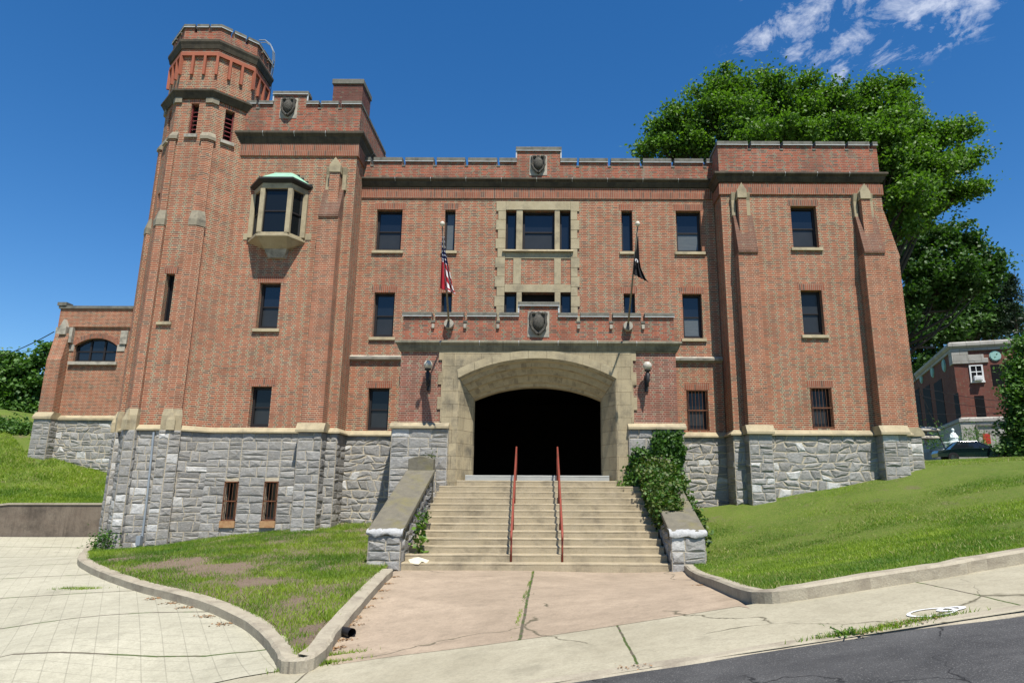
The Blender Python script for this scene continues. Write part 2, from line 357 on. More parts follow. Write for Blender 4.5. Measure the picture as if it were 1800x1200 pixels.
m = N('stone_block'); at = m.n('Attribute', attribute_name='tone'); tn = at.outputs['Fac']; uv = m.uv()
c = m.mix(m.math('ABSOLUTE', tn), (.205,.197,.18), (.345,.332,.305))
c = m.mix(m.math('GREATER_THAN', tn, .94), c, (.52,.51,.48))
n1 = m.noise(uv, 6., 8, .75, .5); n2 = m.noise(m.scale(uv, 4, 11), 1.5, 6, .7, 1.); n3 = m.noise(uv, .45, 4)
c = m.mix(m.rng(n1, .45, .75, 0, .5), c, (.15,.15,.15)); c = m.mix(m.rng(n2, .5, .7, 0, .55), c, (.46,.46,.45))
c = m.mix(m.rng(n3, .5, .7, 0, .45), c, (.25,.22,.165))
c = m.mix(m.rng(m.noise(m.scale(uv, 1.6, .25), 1., 4, .7), .56, .75, 0, .45), c, (.12,.115,.10))
c = m.mix(m.math('LESS_THAN', tn, 0.), c, m.mix(m.noise(uv, 4., 4), (.32,.28,.20), (.58,.50,.37)))
m.bump(m.math('ADD', n1, m.math('MULTIPLY', n2, .6)), .9, .04); m.fin(c, .9, .2)
class StoneMesh:
    """rock-faced masonry: every stone an eight-sided facetted face standing proud of a mortar plane"""
    def __init__(s): s.v = []; s.f = []; s.t = []
    def wall(s, p0, p1, z0, z1, ops=(), depth=.3, rub=0., rh=(.20,.36), bw=(.28,.75), pr=.035):
        a = Vector((p0[0], p0[1], 0)); b = Vector((p1[0], p1[1], 0)); L = (b-a).length; d = (b-a)/L; n = Vector((d.y, -d.x, 0))
        mbk = MB(); wallface(mbk, p0, p1, z0, z1, ops, depth); k = len(s.v); s.v += [tuple(v) for v in mbk.v]; s.f += [tuple(i+k for i in f) for f in mbk.f]; s.t += [-.5]*len(mbk.f)
        xs = sorted({0., L, *[o[0] for o in ops], *[o[1] for o in ops]}); sd = random.random()*50
        z = z1; rows = [z1]
        while z-z0 > .16:
            h = random.uniform(*rh); z -= h; rows.append(max(z, z0))
            if z <= z0: break
        wob = lambda x, j: (0 if j in (0, len(rows)-1) else (.012+.022*rub)*(math.sin(x*2.3+j*1.7+sd)+.7*math.sin(x*5.9+j*3.1+sd)))
        for i in range(len(xs)-1):
            xa, xb = xs[i], xs[i+1]
            for j in range(len(rows)-1):
                zt, zb = rows[j], rows[j+1]; blocked = [o for o in ops if o[0]-1e-4 <= xa and xb <= o[1]+1e-4 and o[2] < (zt+zb)/2 < o[3]]
                if blocked: continue
                x = xa; sl0 = 0.
                while x < xb-1e-4:
                    w = random.uniform(*bw)
                    if xb-(x+w) < bw[0]*.7: w = xb-x
                    x2 = x+w; sl1 = 0. if x2 >= xb-1e-4 else random.uniform(-1,1)*(.02+.07*rub)
                    ZT = lambda q: zt+wob(q, j); ZB = lambda q: zb+wob(q, j+1)
                    if w > .34 and zt-zb > .25 and random.random() < .32+.25*rub:
                        f = random.uniform(.38,.62); t_ = random.uniform(-.03,.03)*(1+rub*2)
                        ZM = lambda q, f=f, t_=t_, x=x, w=w: zb+(zt-zb)*f+t_*(q-x-w/2)/w*2
                        s.stone(a,d,n,x,x2,sl0,sl1,ZM,ZT,rub,pr); s.stone(a,d,n,x,x2,sl0,sl1,ZB,ZM,rub,pr)
                    elif w > .6 and random.random() < .35:
                        xm = x+w*random.uniform(.35,.65); sm = random.uniform(-1,1)*(.02+.07*rub); s.stone(a,d,n,x,xm,sl0,sm,ZB,ZT,rub,pr); s.stone(a,d,n,xm,x2,sm,sl1,ZB,ZT,rub,pr)
                    else: s.stone(a,d,n,x,x2,sl0,sl1,ZB,ZT,rub,pr)
                    x = x2; sl0 = sl1
        return s
    def stone(s, a, d, n, x0, x1, s0, s1, ZB, ZT, rub, pr):
        g = .011; J = lambda k: random.uniform(-1,1)*k; jj = .004+.02*rub
        xm = (x0+x1)/2; x0g, x1g = x0+g, x1-g
        P_ = [(x0g-s0, ZB(x0)+g), (xm+J(jj), ZB(xm)+g+abs(J(jj))), (x1g-s1, ZB(x1)+g), (x1g+J(jj)*.5, (ZB(x1)+ZT(x1))/2), (x1g+s1, ZT(x1)-g), (xm+J(jj), ZT(xm)-g-abs(J(jj))), (x0g+s0, ZT(x0)-g), (x0g+J(jj)*.5, (ZB(x0)+ZT(x0))/2)]
        if rub > .5:                                   # knock the corners off
            for c in (0,2,4,6):
                q = random.uniform(0,.22); l, r_ = P_[c-1], P_[(c+1)%8]; m_ = ((l[0]+r_[0])/2, (l[1]+r_[1])/2); P_[c] = (P_[c][0]+(m_[0]-P_[c][0])*q, P_[c][1]+(m_[1]-P_[c][1])*q)
        cx = sum(p[0] for p in P_)/8; cz = sum(p[1] for p in P_)/8; k = len(s.v); H_ = pr*random.uniform(.35,1.15); tx, tz = J(.55), J(.7)
        hw = (x1-x0)/2; hh = max(.05, (P_[5][1]-P_[1][1])/2)
        e = .006
        for x, z in P_: s.v.append(tuple(a+d*x+n*e+Vector((0,0,z))))
        for x, z in P_:
            f = random.uniform(.68,.86); q = (cx+(x-cx)*f, cz+(z-cz)*f); o = H_*(.72+.35*(tx*(q[0]-cx)/hw+tz*(q[1]-cz)/hh)+J(.30)); s.v.append(tuple(a+d*q[0]+n*max(.012,o)+Vector((0,0,q[1]))))
        cc = (cx+J(.35)*hw, cz+J(.3)*hh); s.v.append(tuple(a+d*cc[0]+n*(H_*random.uniform(.75,1.3))+Vector((0,0,cc[1]))))
        t = random.random()
        for i in range(8):
            j = (i+1)%8; s.f.append((k+i,k+j,k+8+j,k+8+i)); s.t.append(t); s.f.append((k+8+i,k+8+j,k+16)); s.t.append(t)
    def ring(s, poly, z0, z1, closed=True, skip=(), **kw):
        n = len(poly)
        for i in range(n if closed else n-1):
            if i in skip or (Vector(poly[i])-Vector(poly[(i+1)%n])).length < .06: continue
            s.wall(poly[i], poly[(i+1)%n], z0, z1, **kw)
        return s
    def build(s, name, parent=None):
        me = bpy.data.meshes.new(name); me.from_pydata(s.v, [], s.f); me.update(); uvs(me)
        at = me.attributes.new('tone', 'FLOAT', 'FACE'); at.data.foreach_set('value', s.t); me.materials.append(M['stone_block'])
        o = bpy.data.objects.new(name, me); COL.objects.link(o)
        if parent: o.parent = parent
        return o
# ------------------------------------------------ leaf clouds
def leafmesh(name, C_, size, mat, parent=None, up=.3, asp=.7, jit=.4, clip=None):
    C_ = np.asarray(C_, float)
    if clip is not None: C_ = C_[clip(C_)]
    n = len(C_); nrm = rng.normal(size=(n,3)); nrm[:,2] = np.abs(nrm[:,2])*1.+up; nrm /= np.linalg.norm(nrm, axis=1)[:,None]
    t = rng.normal(size=(n,3)); a = np.cross(nrm, t); a /= np.linalg.norm(a, axis=1)[:,None]; b = np.cross(nrm, a)
    s = size*(1+jit*rng.uniform(-1,1,n))[:,None]
    vs = np.stack([C_-a*s, C_-b*s*asp+nrm*s*.12, C_+a*s, C_+b*s*asp+nrm*s*.12], 1).reshape(-1,3)
    return rawmesh(name, vs, 4, n, mat, parent, np.stack([rng.random(n), rng.random(n)], 1))
def rawmesh(name, vs, k, n, mat, parent, uvr):
    me = bpy.data.meshes.new(name); me.vertices.add(n*k); me.vertices.foreach_set('co', vs.astype(np.float32).ravel())
    me.loops.add(n*k); me.loops.foreach_set('vertex_index', np.arange(n*k, dtype=np.int32))
    me.polygons.add(n); me.polygons.foreach_set('loop_start', np.arange(0, n*k, k, dtype=np.int32)); me.polygons.foreach_set('loop_total', np.full(n, k, np.int32))
    uv = me.uv_layers.new(name='UVMap'); uv.data.foreach_set('uv', np.repeat(uvr, k, 0).astype(np.float32).ravel())
    me.update(); me.validate(); me.materials.append(M[mat])
    o = bpy.data.objects.new(name, me); COL.objects.link(o)
    if parent: o.parent = parent
    return o
def lobe_points(lobes, nclump, nleaf, spread, clump_r):
    out = []; w = np.array([l[3]**2 for l in lobes]); w = w/w.sum()
    for l, q in zip(lobes, w):
        k = max(3, int(nclump*q)); d = rng.normal(size=(k,3)); d /= np.linalg.norm(d, axis=1)[:,None]
        rr = (rng.random(k)**.45)*1.05; c = np.array(l[:3])+d*rr[:,None]*np.array([l[3], l[4] if len(l) > 4 else l[3], l[5] if len(l) > 5 else l[3]])
        cr = clump_r*rng.uniform(.5, 1.4, k)
        for ci, ri in zip(c, cr):
            m_ = rng.poisson(nleaf); out.append(ci+rng.normal(size=(m_,3))*ri*np.array([1,1,spread]))
    return np.concatenate(out)
def tree(name, base, top, lobes, mat, label, cat, group, nclump=500, nleaf=40, size=.13, clump=.6, r0=.35, flat=.55, trunk=True):
    t = empty(name, base, label=label, cat=cat, group=group); b = Vector(base)
    mb = MB(); tp = Vector(top)-b
    pts = [Vector((0,0,-.3)), tp*.3+Vector((.1,0,0)), tp*.6+Vector((-.1,.1,0)), tp]
    mb.tube(pts, [r0*1.15, r0*.85, r0*.6, r0*.25], 10)
    for l in lobes:
        e = Vector(l[:3])-b; st = pts[1].lerp(pts[3], random.uniform(.05, .75)); mid = st.lerp(e, .5)+Vector((random.uniform(-.3,.3), random.uniform(-.3,.3), -.12*(e-st).length))
        mb.tube([st, mid, e], [r0*.36, r0*.22, r0*.07], 6)
        for _ in range(9):
            d = Vector((random.gauss(0,1), random.gauss(0,1), random.gauss(.3,.7))).normalized()*l[3]*random.uniform(.6,1.0)
            mb.tube([mid.lerp(e, random.uniform(.2,1)), e+d*.5+Vector((0,0,-.05*l[3])), e+d], [r0*.13, r0*.07, r0*.025], 4)
    mb.build('trunk', 'bark', t, smooth=True, fix=False)
    pts_ = lobe_points(lobes, nclump, nleaf, flat, clump)-np.array(b)
    leafmesh('crown', pts_, size, mat, t)
    return t
# ------------------------------------------------ terrain
CTRL = []
def ctl(x, y, z): CTRL.append((x, y, z))
def ctlp(px, py, Y): a = W(px, py, Y); ctl(a[0], Y, a[1])
for X in (-9, -5, -1, 3, 7, 12, 18, 26):
    for Y in (-6, 1, 7.0, 9.5): ctl(X, Y, -1.75+.145*X*(1 if X < 13 else .0)+(0 if X < 13 else .145*13+.04*(X-13)))
for X in (-3.6, -.3, 3.0): ctl(X, 17.45, -1.785)
ctl(-3.4, 14, -1.85); ctl(3, 14, -1.66); ctl(-.3, 13.5, -1.76)
for p in ((650,925,25), (560,935,24), (430,945,24), (250,970,23.1), (180,965,24.7), (1225,897,25), (1330,888,24), (1455,866,24), (1555,847,24), (1618,832,24.2)): ctlp(*p)
ctl(-6.8, 13, -1.98); ctl(-3.9, 9.65, -2.25); ctl(-8.3, 9.9, -2.5); ctl(-12, 14, -2.25); ctl(-14.5, 20, -1.85); ctl(-17, 27, -1.5); ctl(-23, 26.5, -1.55); ctl(-28, 22, -1.8); ctl(-22, 12, -2.9)
ctlp(1620, 819, 33); ctlp(1710, 815, 33); ctlp(1800, 812, 33); ctl(30, 33, 1.6)
for X in (12, 20, 30, 38): ctl(X, 36.5, 1.55)
for X in (14, 24, 36): ctl(X, 50, 2.0); ctl(X, 75, 4.3)
ctl(-30, 45, 3); ctl(0, 50, 1); ctl(5, 30, .8); ctl(-8, 30, -.5)
C = np.array(CTRL); Cxy = C[:,:2]
def tps(r2): return np.where(r2 > 1e-9, r2*np.log(np.maximum(r2, 1e-9))*.5, 0)
n_ = len(C); A = np.zeros((n_+3, n_+3)); D2 = ((Cxy[:,None]-Cxy[None])**2).sum(-1); A[:n_,:n_] = tps(D2)+np.eye(n_)*.05
A[:n_,n_] = 1; A[:n_,n_+1:] = Cxy; A[n_,:n_] = 1; A[n_+1:,:n_] = Cxy.T
WT = np.linalg.solve(A, np.concatenate([C[:,2], np.zeros(3)]))
def Hn(xy):
    q = np.stack([np.clip(xy[:,0], -30, 38), np.clip(xy[:,1], -6, 75)], 1)
    d = ((q[:,None]-Cxy[None])**2).sum(-1); return tps(d)@WT[:n_]+WT[n_]+q@WT[n_+1:]
def H(x, y): return float(Hn(np.array([[x, y]]))[0])
def G(px, py, off=0.):
    d = ray(px, py); t0 = 3.; f0 = None
    for i in range(900):
        t = 3+i*.08; f = d[2]*t-(H(d[0]*t, d[1]*t)+off)
        if f <= 0:
            lo, hi = t-.08, t
            for _ in range(12):
                m_ = (lo+hi)/2
                if d[2]*m_-(H(d[0]*m_, d[1]*m_)+off) <= 0: hi = m_
                else: lo = m_
            return d[0]*hi, d[1]*hi
    return None
def region(name, poly, sp, off, mat, kind='structure', zf=None, parent=None):
    xs = [p[0] for p in poly]; ys = [p[1] for p in poly]
    P2 = []
    for i in range(len(poly)):
        a = Vector(poly[i]); b = Vector(poly[(i+1)%len(poly)]); k = max(1, int((b-a).length/sp))
        for j in range(k): P2.append(a.lerp(b, j/k))
    nb = len(P2); e = [(i, (i+1)%nb) for i in range(nb)]
    def ins(x, y):
        c = False; j = len(poly)-1
        for i in range(len(poly)):
            if (poly[i][1] > y) != (poly[j][1] > y) and x < (poly[j][0]-poly[i][0])*(y-poly[i][1])/(poly[j][1]-poly[i][1])+poly[i][0]: c = not c
            j = i
        return c
    gx = np.arange(min(xs)+sp/2, max(xs), sp); gy = np.arange(min(ys)+sp/2, max(ys), sp)
    for x in gx:
        for y in gy:
            if ins(x, y): P2.append(Vector((x, y)))
    vs, _, fs, *_r = delaunay_2d_cdt(P2, e, [], 1, 1e-5)
    xy = np.array([(v[0], v[1]) for v in vs]); z = Hn(xy)+off
    if zf is not None: z = zf(xy, z)
    me = bpy.data.meshes.new(name); me.from_pydata([(a[0], a[1], float(c)) for a, c in zip(xy, z)], [], [tuple(f) for f in fs]); me.update()
    if len(me.polygons) and me.polygons[0].normal.z < 0: me.flip_normals()
    uvs(me); me.materials.append(M[mat]); me.shade_smooth()
    o = bpy.data.objects.new(name, me); COL.objects.link(o)
    if kind: o['kind'] = kind
    return o
# base ground, out to the horizon
ext = [-2500,-900,-300,-120,-60]
gx = np.array(ext+list(np.arange(-40, 46, 1.5))+[60,120,300,900,2500]); gy = np.array([-2500,-600,-120,-40,-15]+list(np.arange(-8, 80, 1.5))+[110,200,500,1200,3000])
XX, YY = np.meshgrid(gx, gy); pts = np.stack([XX.ravel(), YY.ravel()], 1); zz = np.concatenate([Hn(pts[i:i+2000]) for i in range(0, len(pts), 2000)])-.30
nx = len(gx); fs = [(j*nx+i, j*nx+i+1, (j+1)*nx+i+1, (j+1)*nx+i) for j in range(len(gy)-1) for i in range(nx-1)]
me = bpy.data.meshes.new('ground'); me.from_pydata([(a[0], a[1], float(c)) for a, c in zip(pts, zz)], [], fs); me.update(); uvs(me); me.materials.append(M['far_ground']); me.shade_smooth()
go = bpy.data.objects.new('ground', me); COL.objects.link(go); go['kind'] = 'structure'
# kerb lines (photo points on the pavement)
KL = [G(*p) for p in ((172,955),(150,966),(136,988),(150,1003),(183,1019),(253,1043),(350,1070),(420,1101),(459,1132),(480,1160),(490,1180),(515,1183),(545,1179),(572,1160),(583,1144),(601,1117),(653,1052),(690,1012))]
KR = [G(*p) for p in ((1203,1004),(1232,1025),(1290,1050),(1345,1060),(1420,1052),(1560,1030),(1690,1010),(1800,990))]
e = KR[-1]; KR += [(e[0]+6, e[1]+.15), (e[0]+16, e[1]+.3)]
def smooth_line(p, k=4):
    out = []
    for i in range(len(p)-1):
        p0 = Vector(p[max(i-1,0)]); p1 = Vector(p[i]); p2 = Vector(p[i+1]); p3 = Vector(p[min(i+2,len(p)-1)])
        for j in range(k):
            t = j/k; out.append(.5*((2*p1)+(p2-p0)*t+(2*p0-5*p1+4*p2-p3)*t*t+(3*p1-p0-3*p2+p3)*t*t*t))
    out.append(Vector(p[-1])); return out
def kerb(name, line, w, h, side, label, mat='kerb'):
    mb = MB(); L = smooth_line(line, 5); rows = []
    for i, p in enumerate(L):
        d = (L[min(i+1,len(L)-1)]-L[max(i-1,0)]).normalized(); n = Vector((-d.y, d.x))*side
        j = random.uniform(-.012,.012); z = H(p.x, p.y); q = p+n*w
        rows.append([(p.x, p.y, z-.25), (p.x+n.x*j, p.y+n.y*j, z+h-.03), (p.x+n.x*.04, p.y+n.y*.04, z+h+j*.6), (q.x, q.y, z+h+j*.6), (q.x, q.y, z-.25)])
    vs = [v for r_ in rows for v in r_]; fs = [(i*5+k, (i+1)*5+k, (i+1)*5+k+1, i*5+k+1) for i in range(len(L)-1) for k in range(4)]
    fs += [(0,1,2,3,4), tuple(len(vs)-1-i for i in range(5))]
    o = mb.add(vs, fs).build(name, mat); tag(o, label, 'kerb', 'kerbs edging the lawns'); return o, L
def inset(L, w, side):
    out = []
    for i, p in enumerate(L):
        d = (L[min(i+1,len(L)-1)]-L[max(i-1,0)]).normalized(); n = Vector((-d.y, d.x))*side; out.append((p.x+n.x*w, p.y+n.y*w))
    return out
kl, KLs = kerb('kerb', KL, .24, .17, 1, 'curved concrete kerb round the small lawn left of the steps')
kr, KRs = kerb('kerb', KR, .20, .17, 1, 'long grey kerb below the big lawn right of the steps')
# pavements
bl = [(-3.55,17.6),(2.95,17.6)]
SW = 9.42
path_poly = [(-3.75,17.7),(3.1,17.7)]+[(p.x+.05*0, p.y) for p in KRs[:11]]+[G(1318,1068)]+[(x, SW) for x in (2.5,0,-2)]+[G(585,1168)]+[inset(KLs, .12, 1)[-i] for i in range(17, 0, -1)]
region('entrance_path', path_poly, .6, .0, 'conc_pink')
walk_poly = [(-14,SW-.05),(-6,SW-.05),(0,SW-.05),(3.4,SW-.04),(KR[3][0],KR[3][1]+.03)]+[(x, y+.05) for x, y in KR[4:]]+[(KR[-1][0],7.05),(8,7.08),(4,7.1),(0,7.1),(-6,7.1),(-14,7.1)]
walk_poly = [(-14,SW+.02),(-3.95,SW+.02),(-3.3,SW+.02),(3.1,SW+.02),(KR[2][0]+.15,KR[2][1]-.05),(KR[3][0],KR[3][1]+.06)]+[(x, y+.06) for x, y in KR[4:]]+[(KR[-1][0],7.05),(8,7.08),(4,7.1),(0,7.1),(-6,7.1),(-14,7.1)]
region('pavement', walk_poly, .6, -.004, 'conc_walk')
road_poly = [(-40,7.2),(-6,7.2),(24,7.2),(45,7.2),(45,-14),(-40,-14)]
rdz = lambda x: -.022-.055*np.clip((x-3.5)/2.5, 0, 1)
region('road', road_poly, 1., 0, 'asphalt', zf=lambda xy, z: z+rdz(xy[:,0]))
drive_poly = [(p.x+0, p.y) for p in KLs[:48]]+[(-3.2,SW+.03),(-14,SW+.03),(-30,SW-.5),(-34,20),(-30,26.6),(-15.3,26.6),(-15.3,24)]
region('driveway', drive_poly, .7, .004, 'conc_drive')
# broken gutter lip between pavement and road
mb = MB(); vs = []; L = [Vector((x, 7.12-.02*math.sin(x*1.3)-.012*math.sin(x*5.1))) for x in np.arange(-14, 24, .25)]
for p in L:
    z = H(p.x, p.y); j = random.uniform(-.02,.012); vs += [(p.x, p.y+.16, z+.004), (p.x, p.y+.02+j, z+.004+j*.3), (p.x, p.y-.06+j, z-.04), (p.x, p.y-.09+j, z-.16)]
mb.add(vs, [(i*4+k, i*4+k+1, (i+1)*4+k+1, (i+1)*4+k) for i in range(len(L)-1) for k in range(3)]).build('road_edge', 'kerb')['kind'] = 'structure'
# lawns
LO = .13
ll_poly = inset(KLs, .2, 1)+[(-3.9,17.5),(-4.2,20),(-4.4,24.9),(-7.4,24.9),(-7.4,24.0),(-12,24.0),(-12.9,23.4),(-14.3,23.4),(-15.2,24.2)]
LAT = np.random.default_rng(3).uniform(-1, 1, (256, 256))
def vnoise(x, y):
    xi = np.floor(x).astype(int); yi = np.floor(y).astype(int); fx = x-xi; fy = y-yi; fx = fx*fx*(3-2*fx); fy = fy*fy*(3-2*fy); g = lambda a, b: LAT[a%256, b%256]
    return (g(xi,yi)*(1-fx)+g(xi+1,yi)*fx)*(1-fy)+(g(xi,yi+1)*(1-fx)+g(xi+1,yi+1)*fx)*fy
def nz2(xy, s, seed=0):
    x = xy[:,0]*s*.55+seed*17.3; y = xy[:,1]*s*.55+seed*9.1; return 1.3*(vnoise(x, y)+.55*vnoise(x*2.1+5, y*2.1)+.3*vnoise(x*4.3, y*4.3+9))
region('lawn', ll_poly, .35, LO, 'soil', zf=lambda xy, z: z+.02*nz2(xy, 2.5))
lr_poly = [(3.6,17.4)]+inset(KRs, .15, 1)+[(45,9.8),(45,36),(13.0,36),(12.7,30),(12.7,24.4),(6.6,24.2),(4.3,25)]
region('lawn', lr_poly, .7, LO, 'lawn', zf=lambda xy, z: z+.03*nz2(xy, 1.1)*np.clip((xy[:,1]-10)/3, 0, 1))
# hill lawn behind the retaining wall
def hillz(xy):
    x, y = xy[:,0], xy[:,1]; zr = -.42+np.clip((-18.5-x), 0, 3)*-.02
    zb = np.interp(x, [-45,-30,-25.5,-21,-18,-15], [3.4,2.7,2.0,.80,.1,-.2]); t = np.clip((y-26.8)/(34-26.8), 0, 1.6)
    return zr+(zb-zr)*t+.05*nz2(xy, .9)
region('hill_lawn', [(-60,26.9),(-15,26.9),(-15,34.3),(-26,34.3),(-30,60),(-80,60)], .8, 0, 'lawn', zf=lambda xy, z: hillz(xy))
def blades(name, pts, z, h, w, mat, lean=.5):
    n = len(pts); a = rng.uniform(0, 2*PI, n); d = np.stack([np.cos(a), np.sin(a), np.zeros(n)], 1)*w
    hh = (h*rng.uniform(.45, 1.3, n))[:,None]; b = np.concatenate([pts, z[:,None]], 1); ln = rng.normal(size=(n,3))*lean; ln[:,2] = 0
    vs = np.stack([b-d, b+d, b+(np.array([[0,0,1.]])+ln)*hh], 1).reshape(-1,3)
    o = rawmesh(name, vs, 3, n, mat, None, np.stack([np.clip(.5+.30*nz2(pts, .8, 2)+.22*nz2(pts, 2.9, 5)+rng.normal(size=n)*.22, 0, 1), rng.random(n)], 1)); o['kind'] = 'stuff'; return o
def inpoly(pts, poly):
    c = np.zeros(len(pts), bool); j = len(poly)-1
    for i in range(len(poly)):
        xi, yi = poly[i]; xj, yj = poly[j]
        k = ((yi > pts[:,1]) != (yj > pts[:,1])) & (pts[:,0] < (xj-xi)*(pts[:,1]-yi)/((yj-yi) or 1e-9)+xi); c ^= k; j = i
    return c
def scatter(n, poly, dens=None):
    xs = [p[0] for p in poly]; ys = [p[1] for p in poly]
    p = np.stack([rng.uniform(min(xs), max(xs), n), rng.uniform(min(ys), max(ys), n)], 1); p = p[inpoly(p, poly)]
    if dens is not None: p = p[rng.random(len(p)) < dens(p)]
    return p
bc = [G(*q) for q in ((300,1000),(390,1010),(450,1035),(520,1070),(560,1120),(540,1145))]
br = [1.05,1.1,.6,.2,.3,.32]
def dens_left(p):
    d = np.ones(len(p))
    for (x, y), r_ in zip(bc, br):
        q = np.hypot((p[:,0]-x)/r_/1.2, (p[:,1]-y)/r_*.8); d = np.minimum(d, np.clip((q-.5)*2.2+.35*nz2(p, 5, 1), .03, 1))
    return d*np.clip(.85+.3*nz2(p, 3.1, 2), .2, 1)
p = scatter(300000, ll_poly, dens_left); tuft = p
blades('grass', p, Hn(p)+LO-.01, .075, .007, 'blade')
p = scatter(60000, ll_poly, lambda q: dens_left(q)*np.clip(nz2(q, 2.7, 6), 0, 1)); blades('grass', p, Hn(p)+LO-.01, .11, .010, 'blade')
p = scatter(24000, ll_poly, lambda q: np.clip(.5+.5*nz2(q, 2.3, 4), .1, 1)); blades('dry_grass', p, Hn(p)+LO-.01, .05, .008, 'blade_dry')
near = [(3.7,17.4)]+inset(KRs, .15, 1)[:-6]+[(17,10),(30,24),(30,34),(13,34),(12.7,24.4),(6.6,24.2),(4.3,25)]
p = scatter(1250000, near, lambda q: np.clip(1.5-q[:,1]/22., .22, 1)*np.clip(.75+.3*nz2(q, 1.7, 3), .25, 1)); blades('grass', p, Hn(p)+LO-.01, .045, .007, 'blade')
p = scatter(90000, near, lambda q: np.clip(.35+.7*nz2(q, .9, 5), .03, 1)); blades('dry_grass', p, Hn(p)+LO, .055, .008, 'blade_dry')
hp = [(-36,27),(-15.2,27),(-15.2,34),(-26,34),(-36,42)]
p = scatter(260000, hp, lambda q: np.clip(.7+.3*nz2(q, 1.3, 3), .2, 1)); blades('grass', p, hillz(p)-.01, .11, .016, 'blade')
p = scatter(30000, hp, lambda q: np.clip(.3+.6*nz2(q, .8, 5), .02, 1)); blades('dry_grass', p, hillz(p), .10, .016, 'blade_dry')
# ================================================ THE ARMORY
AR = empty('armory_building', (0, 25, 0), label='red brick castle-like armory with battlements, corner tower, arched entrance and grey stone base', cat='building')
AR.location = (0, 0, 0)
def part(mb, name, mat, parent=AR, **k): return mb.build(name, mat, parent, **k)
def window(x0, x1, z0, z1, Y, sash=True, bars=False, sill=True, lower='glass_screen', upper='glass', head=True, dep=.22, parent=AR, fr=None, sillh=.13, headmat='brick_soldier'):
    mb = MB(); w = min(.085, (x1-x0)*.17); fy = Y+dep
    mb.box(x0+.002, x0+w, fy, fy+.10, z0+.002, z1-.002); mb.box(x1-w, x1-.002, fy, fy+.10, z0+.002, z1-.002); mb.box(x0+w, x1-w, fy, fy+.10, z1-w, z1-.002)
    mb.box(x0+w, x1-w, fy, fy+.10, z0+.002, z0+w*1.6); zm = z0+(z1-z0)*.5
    if sash: mb.box(x0+w, x1-w, fy+.03, fy+.09, zm-.025, zm+.025)
    f = part(mb, 'window_frame' if False else 'window', 'frame_dark', parent)
    if sash:
        MB().box(x0+w, x1-w, fy+.050, fy+.056, zm+.025, z1-w).build('pane', upper, f)
        MB().box(x0+w, x1-w, fy+.075, fy+.081, z0+w*1.6, zm-.025).build('pane', lower, f)
    else: MB().box(x0+w, x1-w, fy+.055, fy+.061, z0+w*1.6, z1-w).build('pane', upper, f)
    if sill: MB().extrx([(Y-.08,z0-sillh),(Y+.02,z0-sillh),(Y+dep,z0-sillh),(Y+dep,z0+.012),(Y-.07,z0-.02)], x0-.09, x1+.11).build('sill', 'limestone', f)
    if head: MB().box(x0-.10, x1+.10, Y-.004, Y+.05, z1+.001, z1+.26).build('lintel', headmat, f)
    if bars:
        b = MB(); by = Y+.02
        nb = 6 if x1-x0 > .6 else 4
        for k in range(nb):
            x = x0+(x1-x0)*(k+.5)/nb; b.tube([(x,by,z0+.02),(x,by,z1)], .008, 5)
        b.box(x0-.02, x1+.02, by-.02, by, (z0+z1)/2-.02, (z0+z1)/2+.02); b.box(x0-.02, x1+.02, by-.02, by, z0+.01, z0+.05)
        b.box(x0-.02, x0+.015, by-.02, by, z0, z1); b.box(x1-.015, x1+.02, by-.02, by, z0, z1); b.box(x0-.02, x1+.02, by-.02, by, z1-.03, z1+.01)
        b.build('window_bars', 'rust', f)
    return f
def op(x0, x1, z0, z1, X0): return (x0-X0, x1-X0, z0, z1)
def parapet(X0, X1, Y, zb, zt, block=None, slots=(), thick=.34, mat='brick_parapet', cop=.19, parent=AR, lead=True, ret=None):
    """battlement wall: brick with narrow slots, coping stones between them, taller block in the middle"""
    mb = MB(); cb = MB(); lb = MB(); sw = .06; sh = .15
    edges = [X0]; 
    for s in slots: edges += [s-sw, s+sw]
    edges.append(X1)
    for i in range(len(edges)-1):
        a, b = edges[i], edges[i+1]
        top = zt if i%2 == 0 else zt-sh
        if block and i%2 == 0 and a < block[0] < b:
            mb.box(a, block[0], Y, Y+thick, zb, zt); mb.box(block[0], block[1], Y-.003, Y+thick, zb, block[2]); mb.box(block[1], b, Y, Y+thick, zb, zt)
            for p, q, z in ((a-.03, block[0], zt), (block[1], b+.03, zt), (block[0]-.05, block[1]+.05, block[2])): 
                cb.extrx([(Y-.06,z),(Y+thick+.05,z),(Y+thick+.05,z+cop*.7),(Y+thick/2,z+cop),(Y-.06,z+cop*.85)], p, q); lb.box(p, q, Y-.066, Y-.05, z-.018, z+.006)
            lb.box(block[0]-.05, block[0]-.0, Y-.03, Y, zt, block[2]); lb.box(block[1], block[1]+.05, Y-.03, Y, zt, block[2])
        else:
            mb.box(a, b, Y, Y+thick, zb, top)
            if i%2 == 0:
                p = a-(.03 if i == 0 else 0); q = b+(.03 if i == len(edges)-2 else 0)
                cb.extrx([(Y-.06,top),(Y+thick+.05,top),(Y+thick+.05,top+cop*.7),(Y+thick/2,top+cop),(Y-.06,top+cop*.85)], p, q); lb.box(p, q, Y-.066, Y-.05, top-.018, top+.006)
            else: cb.box(a-.01, b+.01, Y-.02, Y+.06, top-.07, top+.004)
    o = mb.build('parapet', mat, parent); cb.build('coping', 'coping', parent, bevel=.01)
    if lead: lb.build('flashing', 'lead', parent)
CORN = lambda o, h: [(0,-h), (o*.25,-h*.98), (o*.55,-h*.62), (o*.62,-h*.45), (o,-h*.22), (o,-.03), (o*.93,0), (0,.05)]
